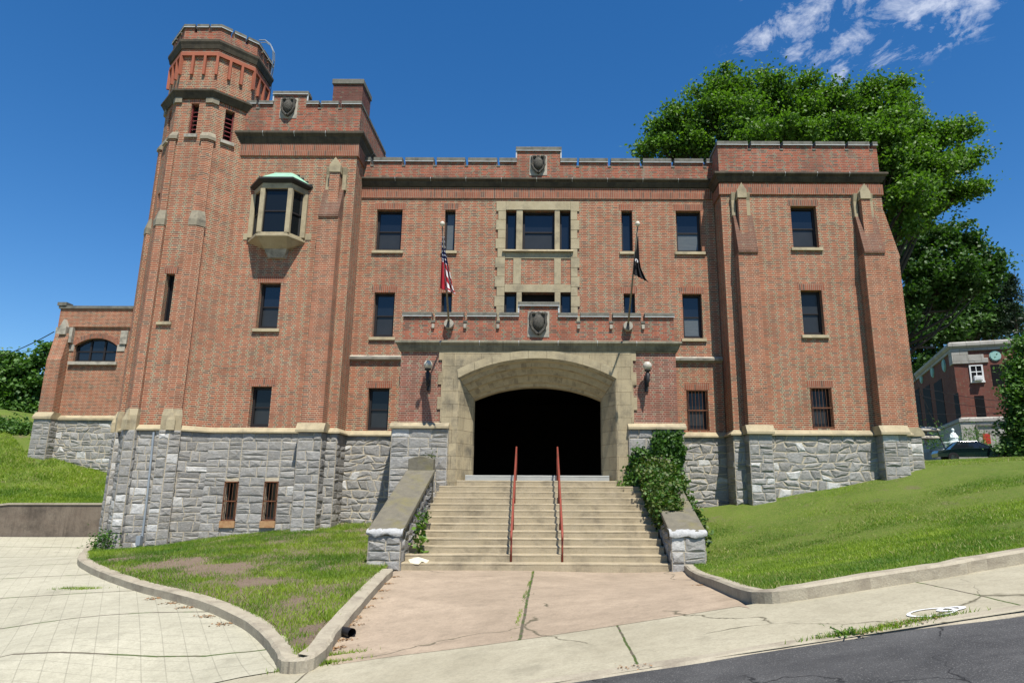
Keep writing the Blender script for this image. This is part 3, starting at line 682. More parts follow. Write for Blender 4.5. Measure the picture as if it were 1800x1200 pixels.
def cornice(path, zt, o=.24, h=.34, closed=False, mat='cornice_stone', name='cornice', seg=1.45):
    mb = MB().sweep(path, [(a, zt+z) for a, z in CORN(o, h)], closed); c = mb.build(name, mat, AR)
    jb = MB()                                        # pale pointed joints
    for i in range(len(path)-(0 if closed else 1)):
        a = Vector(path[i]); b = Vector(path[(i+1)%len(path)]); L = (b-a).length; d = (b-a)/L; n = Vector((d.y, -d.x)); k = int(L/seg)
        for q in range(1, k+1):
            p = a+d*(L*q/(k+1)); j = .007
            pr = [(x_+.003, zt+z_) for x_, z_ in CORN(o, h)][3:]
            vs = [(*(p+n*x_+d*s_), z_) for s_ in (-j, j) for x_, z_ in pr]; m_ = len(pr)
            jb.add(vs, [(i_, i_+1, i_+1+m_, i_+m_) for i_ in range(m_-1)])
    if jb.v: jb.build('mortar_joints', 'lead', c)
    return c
def watertable(path, zb=2.12, zt=2.31, o=.14, closed=False):
    return MB().sweep(path, [(0,zb),(o,zb),(o,zb+.05),(.0,zt)], closed).build('water_table', 'limestone', AR)
def shield(cx, cz, Y, w, h):
    n = 30; out = []; hw, hh = w/2, h/2
    for pts in [[(-1,.82),(-.72,.98),(-.35,.88),(0,1),(.35,.88),(.72,.98),(1,.82),(.9,.4),(.92,0),(.78,-.42),(.42,-.75),(0,-1.02),(-.42,-.75),(-.78,-.42),(-.92,0),(-.9,.4)]]:
        out = [(cx+x*hw, cz+z*hh) for x, z in pts]
    out = out[::-1]
    mb = MB().extr([(a, b) for a, b in out], Y-.09, Y+.02)
    vs = []; nu, nv = 10, 18                          # egg boss
    for i in range(nu+1):
        t = i/nu*PI/2
        for k in range(nv):
            q = 2*PI*k/nv; vs.append((cx+math.cos(q)*math.cos(t)*hw*.62, Y-.085-math.sin(t)*.13, cz+.06*hh+math.sin(q)*math.cos(t)*hh*.66))
    mb.add(vs, [(i*nv+k, (i+1)*nv+k, (i+1)*nv+(k+1)%nv, i*nv+(k+1)%nv) for i in range(nu) for k in range(nv)])
    for s in (-1, 1):
        mb.tube([(cx+s*hw*x, Y-.11, cz+hh*z) for x, z in ((.35,.86),(.8,.75),(.78,.3),(.84,-.1),(.62,-.5),(.1,-.92))], .045*w/.6, 6)
    bk = MB().box(cx-hw*1.18, cx+hw*1.18, Y-.008, Y+.05, cz-hh*1.12, cz+hh*1.06).build('shield_slab', 'limestone_grey', AR)
    return mb.build('shield', 'shield_stone', bk)
YM, YW, YP = 25., 24., 22.2
ax = -.38
# ---- centre wall windows (3rd floor, 2nd floor, 1st floor)
B3 = (9.31, 11.02); cw = []
def wx(a, b, y, Y): return WX(a, y, Y), WX(b, y, Y)
w3 = [(*wx(663,708,368,YM),*B3), (*wx(782.5,801,368,YM),*B3), (*wx(1092,1111,370,YM),*B3), (*wx(1187.5,1231,370,YM),*B3)]
w2 = [(*wx(658.5,694.5,514,YM),5.85,7.6), (*wx(776,795,514,YM),5.85,7.6), (*wx(1096,1116,517,YM),5.85,7.6), (*wx(1199,1233,517,YM),5.85,7.6)]
w1 = [(*wx(648,685,681,YM),2.33,3.90), (*wx(1207,1243,685,YM),2.36,3.88)]
c3 = [(*wx(889.5,908,370,YM),9.34,11.0), (*wx(919,975,370,YM),9.34,11.0), (*wx(984,1003,370,YM),9.34,11.0)]
c2 = [(*wx(886,908,514,YM),5.3,WZ(945,514,YM)), (*wx(917,975,514,YM),5.3,WZ(945,514,YM)), (*wx(985,1005,514,YM),5.3,WZ(945,514,YM))]
XL, XR = -7.53, 6.5
mb = MB(); wallface(mb, (XL,YM), (XR,YM), 2.12, 12.1, [op(*o, XL) for o in w3+w2+w1+c3+c2]+[(ax-2.9-XL, ax+2.9-XL, 2.12, 4.6)], .32)
part(mb, 'center_wall', 'brick')
for a, b in ((XL, ax-2.9), (ax+2.9, XR)): StoneMesh().wall((a,YM-.04), (b,YM-.04), -1.6, 2.12, rub=1., rh=(.22,.36), bw=(.24,.60)).build('stone_base', AR)
for i, o in enumerate(w3): window(*o, YM, lower='glass_blind' if i == 3 else 'glass_screen', sash=(i in (0,3)), upper='glass_blind' if i == 1 else 'glass')
for i, o in enumerate(w2): window(*o, YM, lower='glass_blind' if i == 3 else 'glass_screen', sash=(i in (0,3)))
window(*w1[0], YM, sill=False, upper='glass_dark'); window(*w1[1], YM, sill=False, bars=True, upper='glass_dark')
for i, o in enumerate(c3): window(*o, YM, sill=False, head=False, sash=(i == 1), dep=.2)
for i, o in enumerate(c2):
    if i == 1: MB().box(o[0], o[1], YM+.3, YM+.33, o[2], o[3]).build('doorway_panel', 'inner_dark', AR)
    else: window(*o, YM, sill=False, head=False, sash=False, dep=.2)
# limestone surround of the middle windows
sx0, sx1 = wx(873, 1018, 354, YM); st = WZ(945, 355, YM); y0, y1 = YM-.05, YM+.04
mb = MB(); e0, e1 = c3[0][0], c3[2][1]
for s, xa, xb in ((-1, sx0, e0), (1, e1, sx1)):
    z = st; k = 0
    while z > 5.2:
        h = .42 if k%2 == 0 else .36; ex = (.0 if k%2 == 0 else -.08)
        if s < 0: mb.box(xa-ex, xb, y0, y1, max(z-h+.006, 5.2), z)
        else: mb.box(xa, xb+ex, y0, y1, max(z-h+.006, 5.2), z)
        z -= h; k += 1
mb.box(e0+.002, e1-.002, y0-.003, y1, 11.0, st+.003)
for a, b in ((c3[0][1], c3[1][0]), (c3[1][1], c3[2][0])): mb.box(a, b, YM-.03, YM+.2, 9.34, 11.0)
for a, b in ((c2[0][1], c2[1][0]), (c2[1][1], c2[2][0])): mb.box(a, b, YM-.03, YM+.2, 5.2, c2[0][3])
zt2 = c2[0][3]; zp1, zp0 = WZ(945,455,YM), WZ(945,500,YM)
mb.box(e0+.002, e1-.002, YM-.03, y1, zt2, zp0); mb.box(e0+.002, e1-.002, YM-.03, y1, zp1, 9.34)
for a, b in ((902,916), (974,986)): p = wx(a, b, 477, YM); mb.box(p[0], p[1], YM-.03, y1, zp0, zp1)
part(mb, 'window_surround', 'limestone', bevel=.012)
MB().extrx([(YM-.15,9.25),(YM+.0,9.22),(YM+.18,9.22),(YM+.18,9.35),(YM-.12,9.33)], e0-.1, e1+.1).build('window_sill', 'limestone', AR, bevel=.015)
# bands and cornice of the centre
MB().box(XL, XR, YM-.05, YM+.02, 11.49, 11.93).build('brick_band', 'brick_soldier', AR)
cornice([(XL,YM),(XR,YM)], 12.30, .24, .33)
sl = [WX(p, 283, YM) for p in (655,710.6,765.6,820.6,876.7,1015.3,1071,1127,1182,1238)]
blk = (*wx(909,985,275,YM), 13.55)
parapet(XL, XR, YM-.04, 12.3, 13.06, blk, sl)
MB().extrx([(YM,4.93),(YM-.13,4.97),(YM-.15,5.06),(YM-.10,5.10),(YM,5.14)], XL, -4.93).build('string_course', 'limestone_grey', AR)
MB().extrx([(YM,4.93),(YM-.13,4.97),(YM-.15,5.06),(YM-.10,5.10),(YM,5.14)], 4.23, XR).build('string_course', 'limestone_grey', AR)
shield(WX(946.4,289,YM), 12.93, YM-.05, .60, .80)
watertable([(XL,YM),(ax-2.4,YM)]); watertable([(ax+2.4,YM),(XR,YM)])
# ---- left wing
LX0, LX1 = -12.0, -7.45
lw = [(*wx(443,479,671,YW),2.33,3.78), (*wx(457,494,500,YW),WZ(470,577,YW),WZ(470,497,YW))]
sw_ = [(*wx(396,419,846,YW-.06),WZ(405,915,YW),WZ(405,846,YW)), (*wx(466,489,846,YW-.06),WZ(475,915,YW),WZ(475,846,YW))]
orx0, orx1 = wx(437, 534, 427, YW)
mb = MB(); wallface(mb, (LX0,YW), (LX1,YW), 2.12, 13.4, [op(*o, LX0) for o in lw], .32); wallface(mb, (LX1,YW), (LX1,YM+8), 2.12, 15.03); wallface(mb, (LX1,YM+8), (LX0,YM+8), -2, 15.03)
wallface(mb, (-13,YM+8), (-13,26.4), -2, 15.03)
part(mb, 'wing_wall', 'brick')
StoneMesh().wall((LX0,YW-.04), (LX1+.04,YW-.04), -1.9, 2.12, [op(*o, LX0) for o in sw_], .35).wall((LX1+.04,YW-.04), (LX1+.04,YM), -1.9, 2.12, bw=(.3,.5)).build('stone_base', AR)
window(*lw[0], YW, sill=False, upper='glass_dark'); window(*lw[1], YW)
for o in sw_:
    f = window(*o, YW-.06, sash=True, sill=False, head=False, bars=True, dep=.25, upper='glass_dark', lower='glass_dark')
    MB().box(o[0]-.03, o[1]+.03, YW-.12, YW+.15, o[2]-.22, o[2]).build('sill', 'rust_sill', f)
watertable([(LX0,YW),(LX1,YW),(LX1,YM)])
MB().sweep([(LX0,YW),(LX1,YW),(LX1,YM+2)], [(-.02,12.76),(.06,12.76),(.06,13.35),(-.02,13.35)]).build('brick_band', 'brick_soldier', AR)
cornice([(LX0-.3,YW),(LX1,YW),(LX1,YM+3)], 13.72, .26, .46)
sl = [WX(p, 182, YW) for p in (455, 563, 599)]
parapet(LX0+.1, LX1+.02, YW-.03, 13.7, 14.98, (*wx(483,541,170,YW), 15.40), sl, cop=.15)
mb = MB().box(LX1-.32, LX1+.02, YW+.31, YM+3, 13.7, 14.98); part(mb, 'parapet', 'brick_parapet'); MB().box(LX1-.35, LX1+.05, YW+.36, YM+3, 14.98, 15.1).build('coping', 'coping', AR)
shield(WX(508,193,YW), WZ(508,191,YW), YW-.04, .58, .80)
cx0, cx1 = wx(586, 637, 150, 24.3)
mb = MB().box(cx0, cx1+.02, 24.33, 25.5, 14.6, 16.1); ch = part(mb, 'chimney', 'brick_dark'); MB().box(cx0-.05, cx1+.06, 24.27, 25.56, 16.1, 16.32).build('chimney_cap', 'coping', ch, bevel=.02)
# ---- right tower
RX0, RX1 = 6.52, 12.66
rw = [(*wx(1424,1460,681,YW),2.38,WZ(1440,681,YW)), (*wx(1407,1444,510,YW),WZ(1430,588,YW),WZ(1430,510,YW)), (*wx(1389,1434,362,YW),WZ(1410,435,YW),WZ(1410,362,YW))]
mb = MB(); wallface(mb, (RX0,YW), (RX1,YW), 2.12, 12.0, [op(*o, RX0) for o in rw], .32); wallface(mb, (RX0,YM+7), (RX0,YW), 2.12, 12.0); wallface(mb, (RX1,YW), (RX1,YM+16), 2.12, 12.0); part(mb, 'wing_wall', 'brick')
StoneMesh().wall((RX0-.04,YW-.04), (RX1+.04,YW-.04), -1.2, 2.12, rub=1., rh=(.22,.36), bw=(.24,.60)).wall((RX0-.04,YM), (RX0-.04,YW-.04), -1.2, 2.12, bw=(.3,.5)).wall((RX1+.04,YW-.04), (RX1+.04,YM+16), -.6, 2.12, rub=1., rh=(.22,.36), bw=(.24,.60)).build('stone_base', AR)
window(*rw[0], YW, sill=False, bars=True, upper='glass_dark'); window(*rw[1], YW, upper='glass_screen', lower='glass_screen'); window(*rw[2], YW)
watertable([(RX0,YM),(RX0,YW),(RX1,YW),(RX1,YM+16)])
MB().sweep([(RX0,YM+3),(RX0,YW),(RX1,YW),(RX1,YM+16)], [(-.02,11.24),(.06,11.24),(.06,11.66),(-.02,11.66)]).build('brick_band', 'brick_soldier', AR)
cornice([(RX0,YM+3),(RX0,YW),(RX1,YW),(RX1,YM+16)], 12.10, .24, .36)
sl = [WX(p, 252, YW) for p in (1316,1372,1429,1486,1529)]
parapet(RX0-.02, RX1+.0, YW-.03, 12.05, 13.30, None, sl, cop=.17)
mb = MB().box(RX0-.02, RX0+.32, YW+.31, YM+6, 12.05, 13.30); mb.box(RX1-.34, RX1, YW+.31, YM+16, 12.05, 13.30); part(mb, 'parapet', 'brick_parapet')
mb = MB().box(RX0-.06, RX0+.36, YW+.36, YM+6, 13.30, 13.42); mb.box(RX1-.38, RX1+.04, YW+.36, YM+16, 13.30, 13.42); part(mb, 'coping', 'coping')
# ---- buttresses
def buttress(X0, X1, Yf, zl, zs, zc, t0, t1, pr=.5, side=None):
    """lower shaft, ledge, brick slope, thin pier and stone cap; stone foot"""
    yb = Yf; y0 = Yf-pr
    mb = MB().extrx([(yb+.02,2.3),(y0,2.3),(y0,zl),(yb+.02,zl)][::-1], X0, X1)
    b = part(mb, 'buttress', 'brick_plain')
    MB().extrx([(yb+.02,zl),(y0-.05,zl),(y0-.05,zl+.10),(yb-.14,zs),(yb+.02,zs+.3)][::-1], X0, X1).build('weathering', 'brick_weathered', b)
    mb = MB().box(t0, t1, yb-.34, yb+.02, zs-1.3, zc); mb.build('thin_pier', 'brick_plain', b)
    c = (t0+t1)/2; w = t1-t0
    cap = MB().extr([(t0-.03,zc),(t1+.03,zc),(t1+.03,zc+.30),(c,zc+.62),(t0-.03,zc+.30)], yb-.38, yb+.02)
    for s in (-1, 1):
        a = t0-.20 if s < 0 else t1+.05; cap.extrx([(yb+.02,zc-.62),(yb-.13,zc-.62),(yb-.13,zc+.0),(yb-.2,zc+.30),(yb+.02,zc+.30)][::-1], a, a+.15)
    cap.build('cap_stone', 'limestone', b, bevel=.01)
    StoneMesh().ring([(X0-.04,yb),(X0-.04,y0-.04),(X1+.04,y0-.04),(X1+.04,yb)], -1.9, 2.12, False, bw=(.3,.6), pr=.04).build('stone_foot', b)
    MB().extrx([(yb,2.12),(y0-.16,2.12),(y0-.16,2.2),(y0,2.44),(yb,2.44)][::-1], X0-.12, X1+.12).build('foot_cap', 'limestone', b)
    return b
buttress(-8.57, -7.83, YW, 10.05, 11.3, WZ(587,303,23.66), -8.33, -7.96, .48)
buttress(6.92, 7.64, YW, 8.72, 10.3, WZ(1305,348,23.66), 7.08, 7.38, .5)
buttress(11.52, 12.28, YW, 8.72, 10.3, WZ(1525,350,23.66), 11.7, 12.03, .5)
mb = MB().extr([(RX1-.02,2.3),(RX1+.46,2.3),(RX1+.46,8.72),(RX1+.50,8.76),(RX1+.50,8.85),(RX1+.1,10.6),(RX1-.02,10.9)], YW+.12, YW+.85); b = part(mb, 'buttress', 'brick_plain')
StoneMesh().ring([(RX1,YW+.08),(RX1+.50,YW+.08),(RX1+.50,YW+.9),(RX1,YW+.9)], -.6, 2.12, False, bw=(.3,.6), pr=.04).build('stone_foot', b)
MB().extr([(RX1,2.12),(RX1+.6,2.12),(RX1+.6,2.2),(RX1+.46,2.42),(RX1,2.42)], YW+.02, YW+.95).build('foot_cap', 'limestone', b)
# ---- roofs
mb = MB().box(XL, XR, YM+.3, YM+16, 12.2, 12.5); mb.box(LX0-.8, LX1-.3, YW+.3, YM+7.9, 14.2, 14.3); mb.box(RX0+.3, RX1-.3, YW+.3, YM+15.8, 12.5, 12.6); part(mb, 'roof', 'roof_tar')
mb = MB(); wallface(mb, (RX1,YM+16), (XL,YM+16), -2, 12.3); part(mb, 'rear_wall', 'brick_plain')
# ---- corner tower: octagon
TC = (-13.48, 24.73)
def octo(ap): 
    s = ap*(math.sqrt(2)-1)
    return [(TC[0]+a*ap_x, TC[1]+b*ap_y) for a, b, ap_x, ap_y in [(-1,-1,s,ap),(1,-1,s,ap),(1,-1,ap,s),(1,1,ap,s),(1,1,s,ap),(-1,1,s,ap),(-1,1,ap,s),(-1,-1,ap,s)]]
YT = 23.1; AP = 1.63; zt_ = lambda y: WZ(355, y, YT)
zf_ = lambda y: WZ(355, y, YT-.15); zS = zf_(157); zB = zf_(90); zC = WZ(355,67,YT-.25); zTop = zf_(46)-.02
O = octo(AP)
tw = dict(f=[( *wx(292.5,308,481,YT), zt_(565), zt_(481)), (*wx(337,351,182,YT), zt_(237), zt_(182))])
s_ = AP*(math.sqrt(2)-1)*2
mb = MB(); T0 = O[0][0]
wallface(mb, O[0], O[1], 2.12, zS, [op(*o, T0) for o in tw['f']], .3)
dz = (zt_(237)-.02, zt_(182)-.02); wallface(mb, O[1], O[2], 2.12, zS, [(s_*.5-.17, s_*.5+.17, *dz)], .3)
for i in range(2, 8):
    ops = [(s_*.5-.15, s_*.5+.15, *dz)] if i == 7 else []
    if i == 7: ops.append((s_*.5-.13, s_*.5+.13, zt_(368), zt_(330)))
    wallface(mb, O[i], O[(i+1)%8], 2.12, zS, ops, .3)
TW = part(mb, 'corner_tower', 'brick')
StoneMesh().ring(octo(AP+.04), -2.2, 2.12).build('stone_base', TW)
MB().sweep(O, [(0,2.12),(.14,2.12),(.14,2.17),(.0,2.31)], True).build('water_table', 'limestone', TW)
window(*tw['f'][0], YT, sash=False, parent=AR)
# belfry louvres
def louvre(c, d, n, z0, z1, w):
    mb = MB(); c = Vector(c); d = Vector(d); n = Vector(n)
    for s in (-1, 1): mb.obox(c+d*s*(w/2-.02)-n*.12, d, n, .022, .03, z0, z1)
    k = 6
    for i in range(k):
        z = z0+(z1-z0)*(i+.4)/(k+1.3); q = [c+d*s*(w/2-.03)-n*o for o in (.09,.22) for s in (-1,1)]
        mb.add([(q[0].x,q[0].y,z),(q[1].x,q[1].y,z),(q[3].x,q[3].y,z+.09),(q[2].x,q[2].y,z+.09),(q[0].x,q[0].y,z+.025),(q[1].x,q[1].y,z+.025),(q[3].x,q[3].y,z+.115),(q[2].x,q[2].y,z+.115)], [(0,1,5,4),(0,1,3,2),(4,5,7,6),(2,3,7,6)])
    o = mb.build('louvre', 'red_louver', TW)
    MB().obox(c-n*.29, d, n, w/2-.005, .01, z0, z1).build('louvre_backing', 'tar', TW)
    MB().obox(c+n*.0, d, n, w/2+.08, .09, z0-.13, z0-.003).build('louvre_sill', 'limestone_grey', TW)
    MB().obox(c-n*.02, d, n, w/2+.06, .024, z1+.003, z1+.24).build('louvre_lintel', 'brick_soldier', TW)
fo = tw['f'][1]; louvre(((fo[0]+fo[1])/2, YT), (1,0), (0,-1), fo[2], fo[3], fo[1]-fo[0])
r2 = math.sqrt(.5); mid = lambda a, b: ((O[a][0]+O[b][0])/2, (O[a][1]+O[b][1])/2)
louvre(mid(1,2), (r2,r2), (r2,-r2), dz[0], dz[1], .34); louvre(mid(7,0), (r2,-r2), (-r2,-r2), dz[0], dz[1], .30)
# corner piers with stone caps at two heights, pointed foot stones
def vpier(i, z0, z1, w, pr, mat='brick_plain'):
    c = Vector(O[i]); n = Vector((O[i][0]-TC[0], O[i][1]-TC[1])).normalized(); t = Vector((-n.y, n.x)); a = Vector(O[i-1])-c; b = Vector(O[(i+1)%8])-c; a.normalize(); b.normalize()
    na = Vector((-a.y, a.x)); na = na if na.dot(n) > 0 else -na; nb = Vector((-b.y, b.x)); nb = nb if nb.dot(n) > 0 else -nb
    # follow the two faces: pentagon hugging the corner
    poly = [c+a*w, c+a*w+na*pr, c+n*pr*1.082, c+b*w+nb*pr, c+b*w, c-n*.1]
    return [(p.x, p.y) for p in poly], c, n, t
z1c, z2c = zt_(398), zt_(246)
for i in (7, 0, 1):
    p, c, n, t = vpier(i, 0, 0, .235, .13); MB().prism(p, 2.3, z1c).build('corner_pier', 'brick_plain', TW)
    p2, *_ = vpier(i, 0, 0, .20, .065); MB().prism(p2, z1c, z2c).build('corner_pier', 'brick_plain', TW)
    q, *_ = vpier(i, 0, 0, .245, .15); q0, *_ = vpier(i, 0, 0, .20, .06)
    MB().prism(q, z1c, z1c+.24).prism(q, z1c+.24, z1c+.62, top=q0).build('pier_cap', 'limestone_dark', TW)
    MB().prism(p2 and vpier(i,0,0,.25,.12)[0], z2c, z2c+.12).prism(vpier(i,0,0,.25,.12)[0], z2c+.12, z2c+.32, top=vpier(i,0,0,.24,.01)[0]).build('pier_cap', 'limestone_dark', TW)
    MB().prism(vpier(i,0,0,.22,.07)[0], zS-.5, zS-.16).build('pier_block', 'limestone_dark', TW)
    f, *_ = vpier(i, 0, 0, .26, .19); MB().prism(f, 2.12, 2.62).prism(f, 2.62, 2.85, top=vpier(i,0,0,.24,.135)[0]).build('foot_cap', 'limestone', TW)
    g, c, n, t = vpier(i, 0, 0, .26, .20); nn_ = n
    MB().obox((c.x+n.x*.17, c.y+n.y*.17), (t.x,t.y), (n.x,n.y), .13, .10, 2.12, 2.45).add([(*(c+n*.272-t*.13),2.45),(*(c+n*.272+t*.13),2.45),(*(c+n*.16),2.86),(*(c-t*.13),2.45),(*(c+t*.13),2.45)], [(0,1,2),(0,2,3),(1,4,2)]).build('foot_gablet', 'limestone', TW)
    StoneMesh().ring(vpier(i,0,0,.27,.19)[0], -2.2, 2.12, skip=(4,5), bw=(.3,.6), pr=.035).build('stone_pier', TW)
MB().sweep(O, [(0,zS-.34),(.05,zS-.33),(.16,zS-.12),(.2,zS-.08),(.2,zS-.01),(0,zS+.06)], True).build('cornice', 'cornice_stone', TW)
O2 = octo(AP+.01); mb = MB()
for i in range(8): wallface(mb, O2[i], O2[(i+1)%8], zS, zB+.1)
mb.build('upper_stage', 'brick', TW)
O3 = octo(AP+.07); MB().sweep(O3, [(-.2,zB),(.03,zB),(.03,zB-.15),(-.2,zB-.15)][::-1], True).build('terracotta_band', 'terracotta', TW)
cb = MB(); zk = zt_(133)
for i in range(8):
    a = Vector(O2[i]); b = Vector(O2[(i+1)%8]); d = (b-a).normalized(); n = Vector((d.y,-d.x))
    for k in (0, 1/3., 2/3.):
        c = a.lerp(b, k)+n*.045 if k else a+Vector((a.x-TC[0], a.y-TC[1])).normalized()*.045
        dd, nn_ = (d, n) if k else (Vector((-(a.y-TC[1]), a.x-TC[0])).normalized(), Vector((a.x-TC[0], a.y-TC[1])).normalized())
        cb.obox(c, dd, nn_, .046, .05, zk, zB-.15)
cb.build('corbels', 'terracotta', TW)
mb = MB()
for i in range(8): wallface(mb, O3[i], O3[(i+1)%8], zB, zC-.2)
mb.build('upper_band', 'brick_parapet', TW)
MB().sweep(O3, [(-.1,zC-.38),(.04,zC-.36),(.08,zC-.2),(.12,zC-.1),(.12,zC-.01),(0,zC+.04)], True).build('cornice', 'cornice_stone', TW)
mb = MB(); cb = MB(); lb = MB()
for i in range(8):
    a = Vector(O3[i]); b = Vector(O3[(i+1)%8]); L = (b-a).length; d = (b-a)/L; n = Vector((d.y,-d.x))
    sl = [L*.30, L*.70]; ed = [0]
    for s in sl: ed += [s-.055, s+.055]
    ed.append(L)
    for k in range(5):
        top = zTop if k%2 == 0 else zTop-.22; c = a+d*(ed[k]+ed[k+1])/2-n*.13; hw = (ed[k+1]-ed[k])/2
        mb.obox(c, d, n, hw, .13, zC, top)
        if k%2 == 0: cb.obox(c+n*.015, d, n, hw+(.03 if k in (0,4) else 0), .17, top, top+.12); lb.obox(c+n*.19, d, n, hw+.03*(k in (0,4)), .006, top-.02, top+.01)
mb.build('battlement', 'brick_parapet', TW); cb.build('coping', 'coping', TW); lb.build('flashing', 'lead', TW)
MB().prism(octo(AP-.05), zC-.2, zC-.1).build('tower_roof', 'roof_tar', TW)
# ladder hoop on tower
p = [V(*q) for q in ((456,71,25.2),(466,71,25.2),(475,78,25.2),(480,90,25.2),(480,105,25.3),(476,128,25.4),(474,150,25.5),(471,172,25.5))]
L = MB().tube(p, .028, 6).tube([q+Vector((.0,.16,0)) for q in p], .02, 6)
for q in p[1:]: L.tube([q, q+Vector((0,.16,0))], .012, 5)
part(L, 'roof_ladder', 'galv')
# conduit on tower base
p = [V(269,762,YT-.1), V(263,820,YT-.1), V(252,905,YT-.1), V(247,948,YT-.1)]
MB().tube([(WX(270,762,22.98),22.98,2.05),(WX(258,880,22.98),22.98,-.2),(WX(249,950,22.98),22.98,-1.35)], .035, 8).box(WX(247,945,22.98)-.07,WX(247,945,22.98)+.07,22.85,23.05,-1.6,-1.3).build('conduit', 'galv', AR)
# ---- porch
PX0, PX1 = -4.93, 4.23
pf = MB(); wallface(pf, (PX0,YM), (PX0,YP), 2.2, 4.85); wallface(pf, (PX0,YP), (-3.46,YP), 2.2, 4.85); PO = part(pf, 'porch', 'brick_porch')
pf = MB(); wallface(pf, (2.72,YP), (PX1,YP), 2.2, 4.85); wallface(pf, (PX1,YP), (PX1,YM), 2.2, 4.85); pf.build('brick_pier', 'brick_porch', PO)
for a, b in ((-5.08,-3.25), (2.6,4.38)):
    StoneMesh().ring([(a,YM),(a,YP-.12),(b,YP-.12),(b,YM)], -1.8, 2.13, False, rh=(.28,.42), bw=(.35,.8)).build('pier_base', PO)
    MB().extrx([(YM,2.13),(YP-.22,2.13),(YP-.22,2.2),(YP-.02,2.34),(YM,2.34)][::-1], a-.06 if a < 0 else a-.02, b+.02 if a < 0 else b+.08).build('pier_cap', 'limestone', PO)
parapet(PX0, PX1-.02, YP, 5.0, 5.92, (*wx(913,981,540,YP), 6.30), [WX(p, 558, YP) for p in (762,818,875.6,1017,1074,1130)], cop=.15, parent=PO)
mb = MB()
for p in (762,818,875.6,1017,1074,1130): x = WX(p, 565, YP); mb.box(x-.045, x+.045, YP-.07, YP+.02, 5.50, 5.64)
mb.build('spouts', 'limestone_grey', PO)
mb = MB().box(PX0, PX0+.34, YP+.35, YM, 5.0, 5.92); mb.box(PX1-.36, PX1-.02, YP+.35, YM, 5.0, 5.92); mb.build('parapet', 'brick_parapet', PO)
MB().box(PX0+.3, PX1-.3, YP+.3, YM, 5.0, 5.1).build('porch_roof', 'roof_tar', PO)
c = cornice([(PX0,YM),(PX0,YP),(PX1,YP),(PX1,YM)], 5.04, .2, .34, mat='porch_cornice'); c.parent = PO
shield(WX(946.4,569,YP), WZ(946,569,YP), YP-.01, .62, .82)
# arch
def arc(w, zs, za, n=28):
    r_ = (w*w+(za-zs)**2)/(2*(za-zs)); a = math.asin(min(1, w/r_)); return [(ax+r_*math.sin(-a+2*a*i/n), za-r_+r_*math.cos(-a+2*a*i/n)) for i in range(n+1)]
A0 = arc(2.6, 3.82, 4.46); FZ = .66
so = 3.12
ow, zs_t = so, 4.83
mb = MB(); yA = YP-.05; n = len(A0)
top = [(ax-so+2*so*i/(n-1), zs_t) for i in range(n)]
mb.add([(x,yA,z) for x,z in A0]+[(x,yA,z) for x,z in top], [(i,i+1,i+1+n,i+n) for i in range(n-1)])
for s in (-1, 1):
    xo, xi = ax+s*so, ax+s*2.6; zs_ = 3.82
    mb.add([(xi,yA,zs_),(xo,yA,zs_t),(xo,yA,zs_),], [(0,1,2)])
    mb.add([(xi,yA,-.4),(xo,yA,-.4),(xo,yA,zs_),(xi,yA,zs_)], [(0,1,2,3)])
    mb.add([(xo,yA,-.4),(xo,yA,zs_t),(xo,YP+.3,zs_t),(xo,YP+.3,-.4)], [(0,1,2,3)])
mb.build('arch_surround', 'limestone_block', PO)
# toothed edge blocks
for s in (-1, 1):
    mb = MB()
    for k in range(6):
        z = 2.36+k*.41; w = .16 if k%2 else .05; a = ax+s*so; mb.box(min(a,a+s*w), max(a,a+s*w), YP-.045, YP+.05, z, z+.412)
    mb.build('quoins', 'arch_stone', PO)
# splayed moulded arch: rings from front to the inner opening, each ring a jamb+arch outline
rings = [(2.60,3.82,4.46,0),(2.55,3.76,4.40,.05),(2.53,3.72,4.36,.14),(2.44,3.60,4.23,.22),(2.43,3.585,4.20,.34),(2.32,3.44,4.02,.46),(2.31,3.42,4.00,.58),(2.22,3.29,3.80,.72),(2.20,3.26,3.76,.80),(2.17,3.20,3.66,.86),(2.17,3.20,3.66,1.25)]
mb = MB(); vs = []; nn = 28
for w, zs_, za, dy in rings:
    a = arc(w, zs_, za, nn); vs += [(x, yA+dy, z) for x, z in a]
m_ = nn+1; mb.add(vs, [(i*m_+k, i*m_+k+1, (i+1)*m_+k+1, (i+1)*m_+k) for i in range(len(rings)-1) for k in range(m_-1)])
mb.build('arch_moulding', 'arch_stone', PO, fix=True)
for s in (-1, 1):
    q = [(ax+s*w, yA+dy) for w, _a, _b, dy in ((2.60,0,0,0),(2.56,0,0,.05),(2.19,0,0,.80),(2.17,0,0,.86),(2.17,0,0,1.25))]; zt = (3.82,3.77,3.24,3.20,3.20)
    MB().add([(x,y,-.3) for x,y in q]+[(x,y,z) for (x,y),z in zip(q, zt)], [(i,i+1,i+6,i+5) for i in range(4)]).build('door_jamb', 'limestone_block', PO)
# voussoir ring on the face
mb = MB(); a = arc(2.62, 3.80, 4.475, 27)
r_o = arc(2.66, 4.08, 4.74, 27)
for i in range(27):
    if i%3 == 2: pass
for j in range(9):
    i0, i1 = j*3, j*3+3
    ip = a[i0:i1+1]; opn = r_o[i0:i1+1]; sh = .006
    poly = [(x+sh*(q == 0)-sh*(q == 3), z) for q, (x, z) in enumerate(ip)]+[(x+sh*(q == 0)-sh*(q == 3), z) for q, (x, z) in list(enumerate(opn))[::-1]]
    mb.extr(poly, yA-.025, yA+.03)
mb.build('voussoirs', 'limestone', PO)
